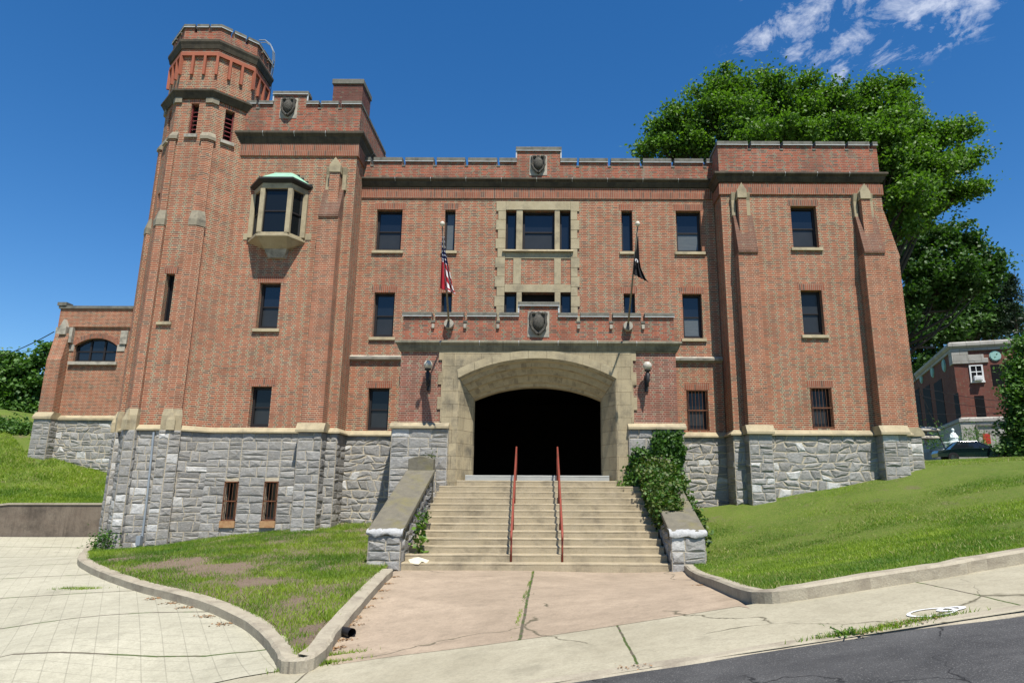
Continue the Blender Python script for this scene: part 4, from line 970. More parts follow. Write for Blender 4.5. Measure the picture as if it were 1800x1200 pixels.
# dark passage
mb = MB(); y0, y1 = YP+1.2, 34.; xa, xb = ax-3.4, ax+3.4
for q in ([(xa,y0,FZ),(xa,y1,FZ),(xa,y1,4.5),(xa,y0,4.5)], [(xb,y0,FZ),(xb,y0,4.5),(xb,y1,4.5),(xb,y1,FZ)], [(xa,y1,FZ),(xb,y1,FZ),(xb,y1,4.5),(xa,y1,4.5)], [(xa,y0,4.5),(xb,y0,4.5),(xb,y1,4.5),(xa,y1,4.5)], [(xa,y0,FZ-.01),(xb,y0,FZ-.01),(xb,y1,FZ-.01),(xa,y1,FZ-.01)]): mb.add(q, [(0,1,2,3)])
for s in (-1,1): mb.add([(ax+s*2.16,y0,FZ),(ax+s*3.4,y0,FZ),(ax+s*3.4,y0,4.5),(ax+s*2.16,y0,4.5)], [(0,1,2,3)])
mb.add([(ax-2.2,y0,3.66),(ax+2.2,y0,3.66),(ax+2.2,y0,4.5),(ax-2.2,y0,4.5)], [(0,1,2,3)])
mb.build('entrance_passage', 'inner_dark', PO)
# downpipes beside the porch; the right one mostly shadow shaped as black pipe
for s, x in ((-1, -5.35), (1, 4.52)):
    MB().tube([(x,YM-.12,4.9),(x,YM-.12,4.3),(x+.0,YM-.14,2.4),(x,YM-.22,2.2),(x,YM-.22,-.6)], .05, 8).box(x-.13, x+.13, YM-.26, YM, 4.5, 4.85).build('downpipe', 'black_iron', AR)
# round pole plates
def pole(base, tip, label, plate_label=None):
    b = Vector(base); t = Vector(tip); o = empty('flagpole', b, label=label, cat='flagpole', group='slanting flagpoles on the porch parapet')
    MB().tube([Vector((0,0,0)), (t-b)*.5, t-b], [.035,.028,.02], 8).build('pole', 'pole_metal', o, smooth=True)
    e = (t-b); MB().lathe((e.x,e.y,e.z), [(.01,-.02),(.05,.0),(.075,.05),(.07,.1),(.04,.14),(.005,.15)], 12).build('finial', 'gilt', o, smooth=True)
    mb = MB(); vs = []
    n = 20; mb.add([(0,-.06,0)]+[(.155*math.cos(2*PI*k/n), -.06, .155*math.sin(2*PI*k/n)) for k in range(n)]+[(.165*math.cos(2*PI*k/n), .09, .165*math.sin(2*PI*k/n)) for k in range(n)], [(0,k+1,(k+1)%n+1) for k in range(n)]+[(k+1,k+1+n,(k+1)%n+1+n,(k+1)%n+1) for k in range(n)])
    p = mb.build('base_plate', 'limestone_grey', o); MB().box(-.035,.035,-.10,-.06,-.12,.12).build('bracket', 'black_iron', o)
    return o
b1 = V(789,569,22.08); t1 = V(777.5,397,19.6); b2 = V(1104,573,22.08); t2 = V(1121,397,19.6)
pole(b1, t1, 'slanting flagpole with the American flag, left one on the porch parapet'); pole(b2, t2, 'slanting flagpole with the black flag, right one on the porch parapet')
def flag(name, outline, base, tip, mat, label, uvf, folds=5, amp=.10, Yc=None):
    """hanging cloth: outline rows of (py, left px, right px); each row placed under the pole's own depth"""
    rows = []; nu = 26; rr = []
    for i in range(len(outline)-1):
        for j in range(6):
            t = j/6; rr.append([outline[i][k]*(1-t)+outline[i+1][k]*t for k in range(3)])
    rr.append(outline[-1]); me_v = []; uvl = []
    for i, (py, xl, xr, *_x) in enumerate(rr):
        v = i/(len(rr)-1)
        for k in range(nu):
            u = k/(nu-1); Y = Yc+amp*math.sin(u*folds*PI+v*2.)*(.35+v*.9); px = xl+(xr-xl)*(u+.035*math.sin(u*folds*PI*2)); slope = 9*v*u*0
            q = V(px, py+(outline[-1][3] if len(outline[-1]) > 3 else 0)*u*v, Y); me_v.append(tuple(q)); uvl.append(uvf(u, v))
    n = len(rr); fs = [(i*nu+k, i*nu+k+1, (i+1)*nu+k+1, (i+1)*nu+k) for i in range(n-1) for k in range(nu-1)]
    me = bpy.data.meshes.new(name); me.from_pydata(me_v, [], fs); me.update(); uv = me.uv_layers.new(name='UVMap')
    for l in me.loops: uv.data[l.index].uv = uvl[l.vertex_index]
    me.materials.append(M[mat]); me.shade_smooth(); o = bpy.data.objects.new(name, me); COL.objects.link(o)
    sm = o.modifiers.new('s', 'SOLIDIFY'); sm.thickness = .004
    return tag(o, label, 'flag', 'flags on the porch')
flag('flag', [(416,777,781),(438,776,783),(456,776,787),(478,775,792),(500,774,797),(507,774,801,10)], b1, t1, 'flag_us', 'furled American flag with red and white stripes hanging from the left pole', lambda u, v: (v*.95, (.03 if u < .38 and v > .42 else .93-v*.75+(u-.4)*.42)), Yc=20.15)
fb = flag('flag', [(415,1119,1122),(432,1118,1123),(450,1116,1124),(464,1114,1127),(478,1113,1135),(482,1113,1140,14)], b2, t2, 'pow_black', 'limp black flag with a small white emblem hanging from the right pole', lambda u, v: (u, v), Yc=20.15, amp=.06)
e = V(1119,458,20.0); mb = MB(); n = 16
mb.add([(e.x+.045*math.cos(2*PI*k/n)-.02*math.sin(2*PI*k/n), e.y, e.z+.065*math.sin(2*PI*k/n)) for k in range(n)]+[(e.x+.045*math.cos(2*PI*k/n)-.02*math.sin(2*PI*k/n), e.y+.01, e.z+.065*math.sin(2*PI*k/n)) for k in range(n)], [tuple(range(n))]+[(k,k+n,(k+1)%n+n,(k+1)%n) for k in range(n)])
em = mb.build('emblem', 'pow_white', fb); MB().lathe((e.x-.005, e.y-.006, e.z-.02), [(.016,-.04),(.02,-.015),(.010,.0),(.016,.01),(.016,.03),(.006,.045)], 10).build('emblem_head', 'pow_black', em)
# ---- wall lamps
def lamp(px, py, label):
    c = V(px, py, 21.83); o = empty('wall_lamp', (c.x, YP-.05, c.z-.5), label=label, cat='lamp', group='globe lamps on the porch piers'); y = c.y-(YP-.05)
    MB().lathe((0,y,.5), [(.001,-.15),(.08,-.128),(.127,-.08),(.15,0),(.127,.08),(.08,.128),(.001,.15)], 20).build('globe', 'globe', o, smooth=True)
    MB().lathe((0,y,.36), [(.001,-.56),(.03,-.54),(.035,-.42),(.075,-.34),(.06,-.30),(.085,-.12),(.05,-.10),(.05,-.06),(.10,-.03),(.11,.0),(.09,.02)], 14).build('lamp_body', 'black_iron', o, smooth=True)
    MB().tube([(0,y,.02),(0,y*.6,-.14),(0,0,-.10)], .025, 8).tube([(0,y,.12),(0,0,.12)], .02, 8).box(-.06,.06,-.0,.06,-.3,.25).build('bracket', 'black_iron', o)
lamp(752.5, 641, 'white globe lamp on black bracket on the left porch pier'); lamp(1138, 643, 'white globe lamp on black bracket on the right porch pier')
# ---- oriel
p_ = .66; fx0, fx1 = WX(452,416,YW-p_), WX(504,416,YW-p_)
zs0, zs1 = WZ(475,427,YW), WZ(475,313,YW-.8)
wl = [(orx0,YW),(fx0,YW-p_),(fx1,YW-p_),(orx1,YW)]
zw0 = zs0+.16; zw1 = zs1-.34
OR = MB()
def opath(e):
    return [(orx0-e*1.1,YW+.01),(fx0-e*.5,YW-p_-e),(fx1+e*.5,YW-p_-e),(orx1+e*1.1,YW+.01)]
OR.prism(opath(.0), zs0+.1, zw0+.02); OR.prism(opath(.0), zw1, zs1-.12)
def post(x, y, w=.085, d=(1,0)):
    OR.obox((x,y), d, (-d[1],d[0]), w, w, zw0, zw1)
dl = Vector((fx0-orx0, -p_)).normalized(); dr = Vector((orx1-fx1, p_)).normalized()
post(fx0+.03, YW-p_+.07); post(fx1-.03, YW-p_+.07); post(orx0+.05, YW-.03, .09); post(orx1-.05, YW-.03, .09)
OR.prism(opath(.05), zs0, zs0+.10)
ORO = part(OR, 'oriel', 'limestone', bevel=.012)
MB().prism([(fx0+.12,YW+.02),(fx0+.12,YW-.28),(fx1-.12,YW-.28),(fx1-.12,YW+.02)], zs0-.32, zs0, top=opath(.02)[0:1]+opath(.02)[1:3]+opath(.02)[3:4]).build('oriel_corbel', 'limestone', ORO)
MB().prism([(fx0+.2,YW+.02),(fx0+.25,YW-.12),(fx1-.25,YW-.12),(fx1-.2,YW+.02)], zs0-.62, zs0-.32, top=[(fx0+.12,YW+.02),(fx0+.12,YW-.26),(fx1-.12,YW-.26),(fx1-.12,YW+.02)]).build('oriel_corbel', 'limestone_grey', ORO)
MB().prism(opath(.02), zs1-.12, zs1-.02, top=opath(.16)).prism(opath(.16), zs1-.02, zs1+.05).build('oriel_eave', 'tar', ORO)
zt3 = WZ(495,305,YW-.15)
MB().prism(opath(.12), zs1+.05, zt3, top=[(fx0+.1,YW+.01),(fx0+.22,YW-.2),(fx1-.22,YW-.2),(fx1-.1,YW+.01)]).build('oriel_roof', 'copper', ORO)
mb = MB()
for k in range(4): mb.box(fx1-.25+k*.16, fx1+.02+k*.17, YW-.008-.001*k, YW+.02, zt3-.55, zt3+.02-k*.13); mb.box(fx0-.02-k*.14, fx0+.2-k*.14, YW-.008-.001*k, YW+.02, zt3-.55, zt3-.12-k*.1)
mb.build('oriel_flashing', 'tar', ORO)
def oglass(a, b):
    a = Vector(a); b = Vector(b); d = (b-a).normalized(); n = Vector((d.y,-d.x)); c = (a+b)/2-n*.10; L = (b-a).length/2-.085
    mb = MB()
    for s in (-1,1): mb.obox(c+d*s*(L-.025), d, n, .035, .03, zw0, zw1)
    for z in (zw0, (zw0+zw1)/2-.03, zw1-.06): mb.obox(c, d, n, L-.06, .03, z+.002, z+.06)
    f = mb.build('oriel_window', 'frame_dark', ORO)
    MB().obox(c-n*.01, d, n, L-.05, .004, zw0+.05, zw1-.05).build('pane', 'glass_dark', f)
oglass(wl[0], wl[1]); oglass(wl[1], wl[2]); oglass(wl[2], wl[3])
MB().prism([(orx0+.1,YW-.02),(fx0+.1,YW-p_+.2),(fx1-.1,YW-p_+.2),(orx1-.1,YW-.02)], zw0, zw1).build('oriel_interior', 'tar', ORO)
MB().box(orx0-.22,orx0-.02,YW-.02,YW+.02,zs0+.12,zs0+.36).box(orx1+.02,orx1+.26,YW-.02,YW+.02,zs0+.12,zs0+.36).build('oriel_quoins', 'limestone', ORO)
# ================================================ side wing at the far left (set back)
YA = 34.; AN = empty('side_wing', (-20,YA,0), label='low brick wing with arched window on grey rubble base, set back at far left', cat='building'); AN.location = (0,0,0)
ax0, ax1 = -25.3, -14.
wz0, wz1, wzs = WZ(165,636,YA), WZ(165,594,YA), WZ(165,607,YA); awx0, awx1 = wx(131, 205, 615, YA)
mb = MB(); wallface(mb, (ax0,YA), (ax1,YA), 3.6, 9.35, [op(awx0,awx1,wz0,wz1,ax0)], .3); wallface(mb, (ax0,YA+14), (ax0,YA), 3.6, 9.35); mb.build('wall', 'brick_plain', AN)
zr = WZ(160,575,YA)
MB().box(ax0+.02, ax1, YA-.09, YA-.002, zr, 9.35).build('upper_band', 'brick_plain', AN)
MB().box(ax0-.05, ax1, YA-.16, YA+.3, 9.35, 9.5).box(ax0-.12, ax0+.35, YA-.2, YA+.3, 9.5, 9.68).build('coping', 'coping', AN)
MB().box(ax0+.3, ax1, YA+.3, YA+14, 9.1, 9.2).build('roof', 'roof_tar', AN)
StoneMesh().wall((ax0-.08,YA-.08), (ax1,YA-.08), -.8, 3.6, rub=1., rh=(.22,.36), bw=(.24,.60)).wall((ax0-.08,YA+14), (ax0-.08,YA-.08), 0, 3.6, rub=1., rh=(.22,.36), bw=(.24,.60)).build('stone_base', AN)
MB().extrx([(YA,3.6),(YA-.18,3.6),(YA-.18,3.7),(YA,3.85)][::-1], ax0-.15, ax1).build('water_table', 'limestone', AN)
b = MB().extrx([(YA,3.8),(YA-.5,3.8),(YA-.5,6.6),(YA-.45,6.75),(YA-.2,8.0),(YA,8.0)][::-1], ax0+.05, ax0+.75).build('buttress', 'brick_plain', AN)
StoneMesh().ring([(ax0-.02,YA),(ax0-.02,YA-.58),(ax0+.82,YA-.58),(ax0+.82,YA)], 0, 3.6, False).build('stone_foot', b); MB().extrx([(YA,3.6),(YA-.68,3.6),(YA-.68,3.72),(YA-.5,3.95),(YA,3.95)][::-1], ax0-.05, ax0+.86).build('foot_cap', 'limestone', b)
mb = MB().extr([(ax0+.28,7.95),(ax0+.62,7.95),(ax0+.62,8.35),(ax0+.45,8.75),(ax0+.28,8.35)], YA-.32, YA)
for a in (.02, .72): mb.box(ax0+a, ax0+a+.17, YA-.2, YA, 7.55, 8.35)
mb.build('cap_stone', 'limestone_grey', b)
x8 = WX(218,585,YA); MB().box(x8-.1, x8+.25, YA-.1, YA, 7.5, 8.2).build('corbel_stone', 'limestone_grey', AN)
# arched head: brick spandrels inside the opening and an arch ring
w = (awx1-awx0)/2; cx = (awx0+awx1)/2; ri = wz1-wzs; rad = (w*w+ri*ri)/(2*ri); aa = math.asin(w/rad)
arcp = [(cx+rad*math.sin(-aa+2*aa*i/16), wz1-.01-rad+rad*math.cos(-aa+2*aa*i/16)) for i in range(17)]
mb = MB(); vs = [(x,YA+.02,z) for x,z in arcp]+[(x,YA+.02,wz1) for x,z in arcp]+[(x,YA+.16,z) for x,z in arcp]
mb.add(vs, [(i,i+1,i+18,i+17) for i in range(16)]+[(i+34,i+35,i+1,i) for i in range(16)]); mb.build('spandrels', 'brick_plain', AN)
mb = MB(); o2 = [(cx+(rad+.25)*math.sin(-aa*1.05+2.1*aa*i/16), wz1-.01-rad+(rad+.25)*math.cos(-aa*1.05+2.1*aa*i/16)) for i in range(17)]
for i in range(16): mb.extr([arcp[i],arcp[i+1],o2[i+1],o2[i]], YA-.03, YA+.01)
mb.build('arch_ring', 'brick_soldier', AN)
for a in (awx0-.42, awx1+.03): MB().box(a, a+.39, YA-.035, YA+.02, wzs-.30, wzs+.05).build('springer_stone', 'limestone_grey', AN)
mb = MB(); fy = YA+.16
mb.box(awx0,awx0+.10,fy,fy+.1,wz0,wz1); mb.box(awx1-.10,awx1,fy,fy+.1,wz0,wz1); mb.box(awx0+.1,awx1-.1,fy,fy+.1,wz0,wz0+.12)
for t in (1/3.,2/3.): x = awx0+(awx1-awx0)*t; mb.box(x-.045,x+.045,fy,fy+.1,wz0+.12,wz1)
zc = wz0+(wz1-wz0)*.45; mb.box(awx0+.1,awx1-.1,fy+.01,fy+.09,zc-.035,zc+.035)
o3 = [(cx+(rad-.1)*math.sin(-aa+2*aa*i/16), wz1-.01-rad+(rad-.1)*math.cos(-aa+2*aa*i/16)) for i in range(17)]
for i in range(16): mb.extr([o3[i],o3[i+1],arcp[i+1],arcp[i]], fy, fy+.1)
f = mb.build('window', 'frame_dark', AN); MB().box(awx0+.05,awx1-.05,fy+.05,fy+.056,wz0+.05,wz1-.02).build('pane', 'glass', f); MB().box(awx0-.15,awx1+.15,YA-.14,YA+.15,wz0-.16,wz0).build('sill', 'limestone_grey', f)
# ================================================ steps, cheek walls, rails
ST = empty('entrance_steps', (ax,17.5,-1.78), label='wide flight of weathered tan concrete steps up to the arched entrance', cat='steps')
nr = 14; rz = (.66+1.78)/nr; run = .375
for k in range(nr):
    y = 17.5+k*run; z = -1.78+k*rz; x0, x1 = (-3.62+k*.02, 3.02-k*.012) if y < 21.9 else (ax-2.53+(.0 if y < 22.2 else .22), ax+2.55-(.0 if y < 22.2 else .2))
    mb = MB(); N_ = 24; vs = []
    yb = y+run+.03 if k < nr-1 else 24.5
    for i in range(N_+1):
        x = x0+(x1-x0)*i/N_; j = random.uniform(-.007,.005); q = random.uniform(-.006,.006)
        vs += [(x,y+.004,z-.12 if k else z-.3),(x,y+.002+q*.5,z+rz-.05),(x,y-.004+q,z+rz-.04),(x,y-.002+q,z+rz-.012+j),(x,y+.02,z+rz+j*.4),(x,yb,z+rz)]
    vs = [(a-ax, b-17.5, c+1.78) for a, b, c in vs]
    mb.add(vs, [(i*6+k2, (i+1)*6+k2, (i+1)*6+k2+1, i*6+k2+1) for i in range(N_) for k2 in range(5)]+[(0,1,2,3,4,5), tuple(N_*6+5-i for i in range(6))])
    mb.build('step', 'step' if k < nr-1 else 'landing_stone', ST)
def cheek(x0, x1, label, side):
    o = empty('cheek_wall', ((x0+x1)/2,19.5,-1.78), label=label, cat='low wall', group='sloping stone walls beside the steps'); lx = lambda x: x-(x0+x1)/2; f = lambda y, z: (y-19.5, z+1.78)
    zt, zb = .80, -.84
    MB().extrx([f(17.42,-2.3),f(22.1,-2.3),f(22.1,zt-.14),f(21.75,zt-.14),f(17.42,zb-.1)], lx(x0+.03), lx(x1-.03)).build('stone_wall', 'slab', o)
    sm = StoneMesh(); k_ = 9
    for i in range(k_):
        ya = 17.45+4.2*i/k_-19.5; yb2 = 17.45+4.2*(i+1)/k_-19.5; zz_ = zb+(zt-zb)*(i+.0)/k_+1.78-.22
        sm.wall((lx(x1-.02),ya), (lx(x1-.02),yb2), -.2, zz_, rh=(.2,.34), bw=(.3,.5), rub=.4, pr=.035); sm.wall((lx(x0+.02),yb2), (lx(x0+.02),ya), -.2, zz_, rh=(.2,.34), bw=(.3,.5), rub=.4, pr=.035)
    sm.build('face_stones', o)
    MB().extrx([f(17.36,zb-.12),f(21.75,zt-.14),f(21.75,zt),f(17.36,zb+.02)], lx(x0-.04), lx(x1+.04)).build('slab', 'slab', o, bevel=.02)
    mb = MB(); n = 12; vs = []
    for i in range(n+1):
        for k in range(5):
            x = lx(x0-.05+(x1-x0+.1)*i/n); vs.append((x, 17.30-19.5+(.0,-.02,.02,.1,.32)[k]+random.uniform(-.025,.025), zb+1.78+(-.12,-.06,.0,.045,.07)[k]+random.uniform(-.012,.012)+.03*math.sin(i*.9+x0)*(k < 2)))
    mb.add(vs, [(i*5+k,(i+1)*5+k,(i+1)*5+k+1,i*5+k+1) for i in range(n) for k in range(4)]); w = mb.build('white_end_stone', 'white_render', o, smooth=True)
    StoneMesh().ring([(lx(x0),17.5-19.5),(lx(x0),17.36-19.5),(lx(x1),17.36-19.5),(lx(x1),17.5-19.5)], -.5, zb+1.78-.12, False, rh=(.22,.36), bw=(.3,.55), pr=.04).build('end_stones', o)
    MB().extr([(lx(x0+.0),zt+1.66),(lx(x1),zt+1.66),(lx(x1),zt+2.12),(lx((x0+x1)/2),zt+2.22),(lx(x0),zt+2.12)], 21.7-19.5, 22.04-19.5).build('end_block', 'slab', o, bevel=.02)
    return o
cheek(-4.42, -3.62, 'sloping stone wall left of the steps with mossy slab top and white front end', -1)
cheek(3.03, 3.86, 'sloping stone wall right of the steps, partly under ivy, white front end', 1)
def rail(x, dx, label):
    o = empty('handrail', (x,17.8,-1.6), label=label, cat='handrail', group='red pipe handrails on the steps'); q = lambda p: (p[0]-x, p[1]-17.8, p[2]+1.6)
    top = (x+dx,22.25,1.55); bot = (x,17.85,-.90)
    MB().tube([q(top), q(bot), q((x,17.80,-.98)), q((x,17.78,-1.08))], .030, 8).build('top_rail', 'red_paint', o, smooth=True)
    mb = MB()
    for t in (0., .34, .67, 1.):
        px, py, pz = [bot[i]*(1-t)+top[i]*t for i in range(3)]; k = min(nr, max(1, int((py-17.5)/run)+1)); mb.tube([q((px,py,pz)), q((px,py,-1.78+k*rz-.02))], .026, 8)
    mb.build('posts', 'red_paint', o, smooth=True)
rail(-.93, -.11, 'rusty red pipe handrail, the left of the two on the steps'); rail(.36, -.07, 'rusty red pipe handrail, the right of the two on the steps')
# ivy
cl = []
def ivy(px, py, Y, r_, n): c = V(px, py, Y); d = rng.normal(size=(n,3))*np.array([r_*.5, .05, r_*.5]); cl.append(np.array(c)+d)
for k in range(230):
    if k < 95: px, py = random.uniform(1149,1196), random.uniform(760,825)
    elif k < 190: px, py = random.uniform(1103,1206), random.uniform(792,862); 
    else: px, py = random.uniform(1103,1122), random.uniform(835,866)
    if py < 800 and px < 1122 and random.random() < .5: continue
    if px > 1198 and py < 830: continue
    ivy(px, py, 21.98+random.uniform(-.14,.04), random.uniform(.10,.20), 44)
iv = empty('ivy', V(1170,860,22), label='dense green ivy climbing the right porch pier and draping its sloping wall', cat='climbing plant'); iv.location = (0,0,0)
c1 = np.concatenate(cl); leafmesh('leaves', c1, .05, 'leaf_ivy', iv, up=-.2)
cl = []
slabz = lambda y: .80+(y-21.75)*(1.64/4.39)
for k in range(150):
    y = 22.0-3.3*random.random()**1.2; f = (22.0-y)/3.3; x = random.uniform(3.0, 3.85-.6*max(0,f-.3)); r_ = random.uniform(.10,.19)*(1-.35*f)
    cl.append(np.array((x, y, min(slabz(y),.9)+random.uniform(.0,.28*(1-f)+.05)))+rng.normal(size=(int(150*(1-.45*f)),3))*np.array([r_,r_,r_*.6]))
for k in range(60):
    y = 21.9-3.2*random.random(); f = (21.9-y)/3.2; cl.append(np.array((2.98, y, min(slabz(y),.9)-random.uniform(0,.55)*(1-.4*f)))+rng.normal(size=(90,3))*np.array([.07,.16,.14]))
for k in range(26):
    y = random.uniform(17.4,21); cl.append(np.array((3.98, y, slabz(y)-random.uniform(0,.4)))+rng.normal(size=(34,3))*np.array([.05,.12,.12]))
c2 = np.concatenate(cl); leafmesh('leaves', c2[::2], .055, 'leaf_ivy', iv); leafmesh('dry_leaves', c2[1::2], .052, 'leaf_ivy_dry', iv)
mb = MB()
for k in range(7): 
    a = V(1130+k*12, 885, 21.95); b_ = V(1150+k*6, 760+abs(k-3)*8, 22.02); mb.tube([a, a.lerp(b_,.5)+Vector((.1*math.sin(k*2),0,0)), b_], .012, 4)
mb.build('stems', 'bark', iv)
# plants by the left of the steps
def plant(px, py, Y, n, h, r_, size, mat, name, label, cat='plant', group=None, asp=.7):
    c = V(px, py, Y); o = empty(name, c, label=label, cat=cat, group=group)
    p = rng.normal(size=(n,3))*np.array([r_,r_,h*.3]); p[:,2] = np.abs(p[:,2]+h*.45); leafmesh('leaves', p, size, mat, o, asp=asp)
    mb = MB()
    for k in range(6): e = p[rng.integers(n)]; mb.tube([(0,0,-.05), (e[0]*.5,e[1]*.5,e[2]*.6), tuple(e)], .007, 4)
    mb.build('stems', 'leaf_dark', o)
plant(736,972,18.1,60,.85,.10,.085,'leaf_bright','broadleaf_weed','broad-leaved green weed growing at the left edge of the steps')
plant(748,918,19.2,120,.35,.09,.035,'leaf_ivy','small_weed','small weed higher up at the left edge of the steps')
plant(757,808,22.0,80,.25,.13,.03,'leaf_ivy_dry','small_weed','reddish dry weed in the stonework above the left sloping wall', group=None)
plant(180,962,22.7,420,.5,.20,.04,'leaf_ivy','ground_shrub','small green shrub at the foot of the corner tower')
plant(1100,868,21.9,260,.5,.14,.035,'leaf_bright','small_weed','bright green weed in the corner below the ivy')
for px, py, nm in ((670,985,'leafy weed at the front corner of the left sloping wall'), (1487,1115,'green weed growing at the gutter of the street')):
    g = G(px, py); o = V(px, py, g[1]); plant(px, py, g[1], 40, .09, .09, .02, 'leaf_bright', 'small_weed', nm)
# stray bits
g = V(735,988,17.6)
mb = MB(); n = 14; vs = [(g.x+.26*math.cos(2*PI*k/n)*random.uniform(.6,1.1), g.y+.12*math.sin(2*PI*k/n), g.z-.04+random.uniform(0,.16)) for k in range(n)]+[(g.x,g.y,g.z+.13)]
o = mb.add(vs, [(k,(k+1)%n,n) for k in range(n)]).build('crumpled_paper', 'paper'); tag(o, 'crumpled pale paper lying at the left end of the bottom step', 'litter')
gg = G(612,1119); g = Vector((gg[0], gg[1], H(*gg)))
mb = MB().tube([g+Vector((-.14,.12,.07)), g+Vector((-.02,.02,.07)), g+Vector((.07,-.06,.065))], [.06,.065,.07], 14, cap=False)
tag(mb.build('drain_pipe_end', 'plastic_black'), 'short black drain pipe end poking out by the left kerb', 'pipe')
def fleck(name, mat, spots, n, r_, label, cat, size=.02):
    cs = []
    for px, py in spots:
        a = G(px, py); z = H(*a); q = rng.normal(size=(n,3))*np.array([r_,r_*.6,0]); q[:,2] = 0; cc = np.array([a[0],a[1],0])+q; cc[:,2] = Hn(cc[:,:2])+.012; cs.append(cc)
    o = leafmesh(name, np.concatenate(cs), size, mat, up=3.); o['kind'] = 'stuff'
fleck('dead_leaves', 'litter', [(270,1052),(300,1060),(330,1068),(365,1083),(395,1097),(610,1095),(612,1100),(625,1085),(640,1068),(655,1052),(668,1038),(680,1026),(692,1014),(600,1125),(590,1140),(1235,1028)], 50, .09, '', '')
fleck('dead_leaves', 'litter', [(1520,1112),(1560,1100),(1600,1093),(1640,1085),(1110,1172),(1600,1092)], 26, .11, '', '', .015)
for i, (spots, w) in enumerate([([(125,1034),(150,1035)], 1), ([(1530,1110),(1570,1100),(1640,1086),(1480,1116)], 1), ([(530,1174),(570,1165),(590,1150)], 1)]):
    cs = [np.array(G(*s)) for s in spots]; p = np.concatenate([c+rng.normal(size=(200,2))*np.array([.22,.02]) for c in cs]); blades('weeds', p, Hn(p), .05, .006, 'blade')
gj = np.stack([ax+.02+.02*np.sin(np.linspace(0,30,1500))+rng.normal(size=1500)*.012, rng.uniform(9.6,17.3,1500)], 1); gj = gj[rng.random(1500) < .25+.3*np.sin(gj[:,1]*3)]
gj[:,0] = ax+(gj[:,1]-17.4)*-.012*-1+(gj[:,0]-ax); blades('weeds', gj, Hn(gj), .03, .005, 'blade')
def ringmark(px, py, rx, ry, w, name='painted_mark'):
    a = G(px, py); vs = []; n = 40
    for k in range(n):
        t = 2*PI*k/n; j = random.uniform(.9,1.12)
        for s in (1-w*j, 1+w*j*.5): x = a[0]+rx*math.cos(t)*s; y = a[1]+ry*math.sin(t)*s; vs.append((x, y, H(x,y)+.006))
    MB().add(vs, [(2*k,2*k+1,(2*k+3)%(2*n),(2*k+2)%(2*n)) for k in range(n)]).build(name, 'white_paint')['kind'] = 'structure'
ringmark(1638,1076,.24,.17,.12); ringmark(1672,1070,.13,.08,.35)
def strokes(lst, off):
    mb = MB()
    for (a, b, w) in lst:
        p = Vector(G(*a, off)); q = Vector(G(*b, off)); d = (q-p).normalized(); n = Vector((-d.y,d.x))*w; k = 8; vs = []
        for i in range(k+1):
            c = p.lerp(q, i/k); 
            for s in (-1,1): e = c+n*s*random.uniform(.6,1.2); vs.append((e.x,e.y,H(e.x,e.y)+off+.02))
        mb.add(vs, [(2*i,2*i+1,2*i+3,2*i+2) for i in range(k)])
    mb.build('painted_mark', 'white_paint')['kind'] = 'structure'
strokes([((1625,1112),(1700,1102),.025),((1660,1105),(1745,1098),.018)], -.068)
# retaining wall of the hill
tr = [(-40,26.7),(-24,26.7),(-20.6,26.7),(-15.0,26.7)]
mb = MB(); za = [-1.0,-.78,-.40,-.38]
for i in range(3): 
    (x0,y), (x1,_) = tr[i], tr[i+1]; mb.add([(x0,y,-3),(x1,y,-3),(x1,y,za[i+1]),(x0,y,za[i]),(x0,y+.3,-3),(x1,y+.3,-3),(x1,y+.3,za[i+1]),(x0,y+.3,za[i])], [(0,1,2,3),(3,2,6,7),(4,5,6,7)])
rw_ = mb.build('retaining_wall', 'retaining'); tag(rw_, 'stained dark concrete retaining wall holding the grass bank at left', 'wall')
mb = MB()
for i in range(3):
    (x0,y), (x1,_) = tr[i], tr[i+1]; mb.add([(x0,y-.04,za[i]),(x1,y-.04,za[i+1]),(x1,y+.34,za[i+1]),(x0,y+.34,za[i]),(x0,y-.04,za[i]+.07),(x1,y-.04,za[i+1]+.07),(x1,y+.34,za[i+1]+.07),(x0,y+.34,za[i]+.07)], [(0,1,5,4),(4,5,6,7),(2,3,7,6),(1,2,6,5),(3,0,4,7)])
mb.build('wall_cap', 'kerb', rw_)
# ================================================ background right
th = R(18.); dk = Vector((math.sin(th), math.cos(th))); dl_ = Vector((math.cos(th), -math.sin(th)))
YB = 60.; bx, bz = W(1696, 790, YB); Oc = Vector((bx, YB)); LB = empty('stone_and_brick_building', (bx,YB,bz), -th, label='two-storey brick building with pale stone corner and round green medallions behind the car', cat='building')
def onp(px, py, d):      # hit on the vertical plane through the corner along d -> distance along it, height above bz
    r_ = ray(px, py); n = Vector((-d.y, d.x)); t = Oc.dot(n)/Vector((r_[0], r_[1])).dot(n); q = Vector((r_[0]*t, r_[1]*t)); return (q-Oc).dot(d), r_[2]*t-bz
LH = onp(1690,603,dl_)[1]; SB = onp(1702,741,dl_)[1]
mb = MB(); wallface(mb, (0,0), (26,0), SB, LH-.3); wallface(mb, (0,45), (0,0), SB, LH-.3); mb.build('wall', 'brick_far', LB)
mb = MB(); wallface(mb, (-.1,-.1), (26,-.1), -4, SB); wallface(mb, (-.1,45), (-.1,-.1), -4, SB); mb.add([(0,0,LH-.1),(26,0,LH-.1),(26,45,LH-.1),(0,45,LH-.1)], [(0,1,2,3)]); mb.build('stone_base', 'pale_stone_far', LB)
MB().sweep([(0,45),(0,0),(26,0)], [(0,LH-.75),(.15,LH-.75),(.15,LH-.5),(.35,LH-.3),(.35,LH-.05),(.1,LH+.1),(-.3,LH+.1),(-.3,LH-.75)]).build('stone_cornice', 'pale_stone_far', LB)
